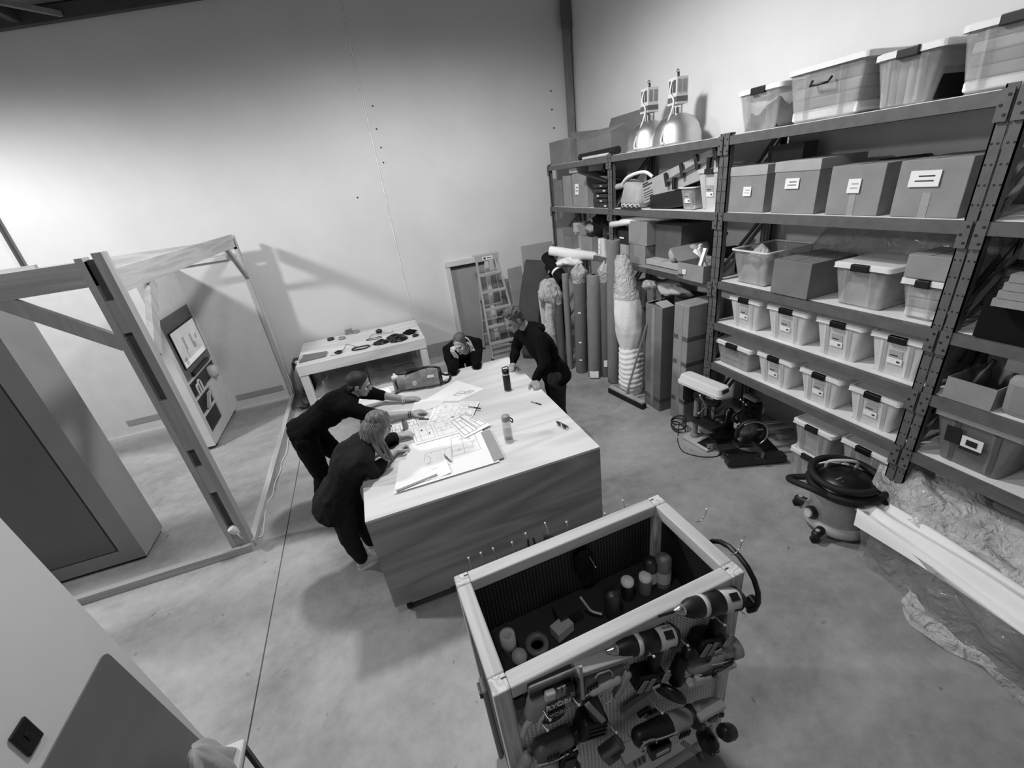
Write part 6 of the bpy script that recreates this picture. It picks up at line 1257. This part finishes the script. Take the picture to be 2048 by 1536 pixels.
coil(722, 697, .13, 'open oval loop of black cable, leftmost on the bench', n_=1, th=.011, sq=.55); coil(763, 686, .12, 'dense black cable coil in the middle of the bench', n_=5); coil(790, 675, .13, 'rear black cable coil at the bench right', n_=4); coil(797, 680, .14, 'front black cable coil at the bench right', n_=5); coil(760, 690, .17, 'wide pale cable loop around the dense black coil', 'white', 1, .007); coil(748, 678, .12, 'thin dark cable loop behind the dense coil', 'dark', 1, .006, .4)
def lump(px_, py_, s, label, mat, name='small_part', cat='part', seed=1, flat=.4):
    q = at(px_, py_, 'Z', ZB); return thing1(name, label, cat, MB().grid(crumple(seed, s, s*.8, s*flat), 18, 9), K[mat], loc=(q.x, q.y, ZB+s*flat*1.1))
lump(820, 667, .11, 'black folded glove at the right end of the bench', 'blackM', 'work_glove', 'glove', 61, .25); lump(831, 673, .05, 'small black adapter by the bench right end', 'black', 'adapter', 'adapter', 62)
lump(678, 707, .055, 'black round tool near the laptop on the bench', 'black', 'round_tool', 'tool', 63, .4); lump(759, 667, .05, 'black knob of the thin wire tool at the bench back', 'black', 'wire_tool', 'tool', 64, .7)
thing1('tool_wire', 'thin wire arms of the black knobbed tool at the bench back', 'wire', MB().tube(smooth([at(x, y, 'Z', ZB+.012) for x, y in ((738, 674), (748, 668), (759, 667), (772, 666), (784, 665), (784, 660))], 4), .004, 6), K['grey'])
thing1('tool_wire', 'thin bent wire between laptop and oval cable loop', 'wire', MB().tube(smooth([at(x, y, 'Z', ZB+.008) for x, y in ((660, 711), (676, 708), (688, 698), (692, 689), (702, 690), (712, 693))], 4), .004, 6), K['grey_mid'])
for px_, py_, m_, l in ((662, 680, 'dark', 'small dark roll at the back of the bench'), (684, 678, 'grey', 'small pale ring at the back of the bench'), (713, 665, 'grey', 'pale tape roll at the back of the bench')):
    q = at(px_, py_, 'Z', ZB); thing1('tape_roll', l, 'tape', MB().lathe([(.03, 0), (.055, 0), (.055, .035), (.03, .035), (.03, 0)], 18), K[m_], loc=(q.x, q.y, ZB))
q = at(699, 668, 'Z', ZB); thing1('small_box', 'small grey box standing at the back of the bench', 'box', MB().obox((0, 0, .04), (.12, .07, .08), (0, 0, .1)), K['grey_mid'], loc=(q.x, q.y, ZB))
# under the bench
def under(label, x0, x1, y, z0, z1, seed, mat='wrapD', inner='grey_mid'):
    c = T('wrapped_bundle', label, 'bundle', ((x0+x1)/2, y, z0)); R = random.Random(seed); h = z1-z0; w_ = x1-x0
    def g(u, v):
        a = v*PI; return ((u-.5)*w_, -.30*math.cos(a)*(1+.05*math.sin(20*u)), h*math.sin(a)*(.85+.12*math.sin(3*u+seed)+.05*math.sin(13*u+5*v)))
    MB().grid(g, 40, 16).build('plastic', K[mat], c); MB().box(-w_/2+.04, w_/2-.04, -.24, .24, 0, h*.55, b=.02).build('contents', K[inner], c)
under('plastic wrapped bundle under the left half of the bench', -1.08, -.40, 6.95, .142, .50, 1); under('plastic wrapped bundle under the right half of the bench', -.38, .40, 6.95, .142, .54, 2, 'wrapD', 'toolmid')
thing1('floor_clutter', 'pale clutter of cords and offcuts left of the bench leg', 'clutter', MB().grid(crumple(71, .11, .22, .06), 26, 12), K['toolmid'], loc=(-1.46, 6.95, .06))
c = thing1('white_bag', 'pale plastic bag standing left of the bench leg', 'bag', MB().grid(crumple(72, .09, .18, .24), 24, 14), K['cloth'], loc=(-1.45, 7.3, .30))
thing1('white_plug', 'pair of white plugs hanging by the bench left end', 'plug', MB().ell((-1.42, 7.25, .62), (.035, .03, .03)).ell((-1.36, 7.25, .63), (.03, .03, .03)), K['white'])
thing1('black_box', 'black box on the floor left of the bench under the plugs', 'box', MB().box(-1.52, -1.34, 7.3, 7.6, .0, .60, b=.01), K['black'])
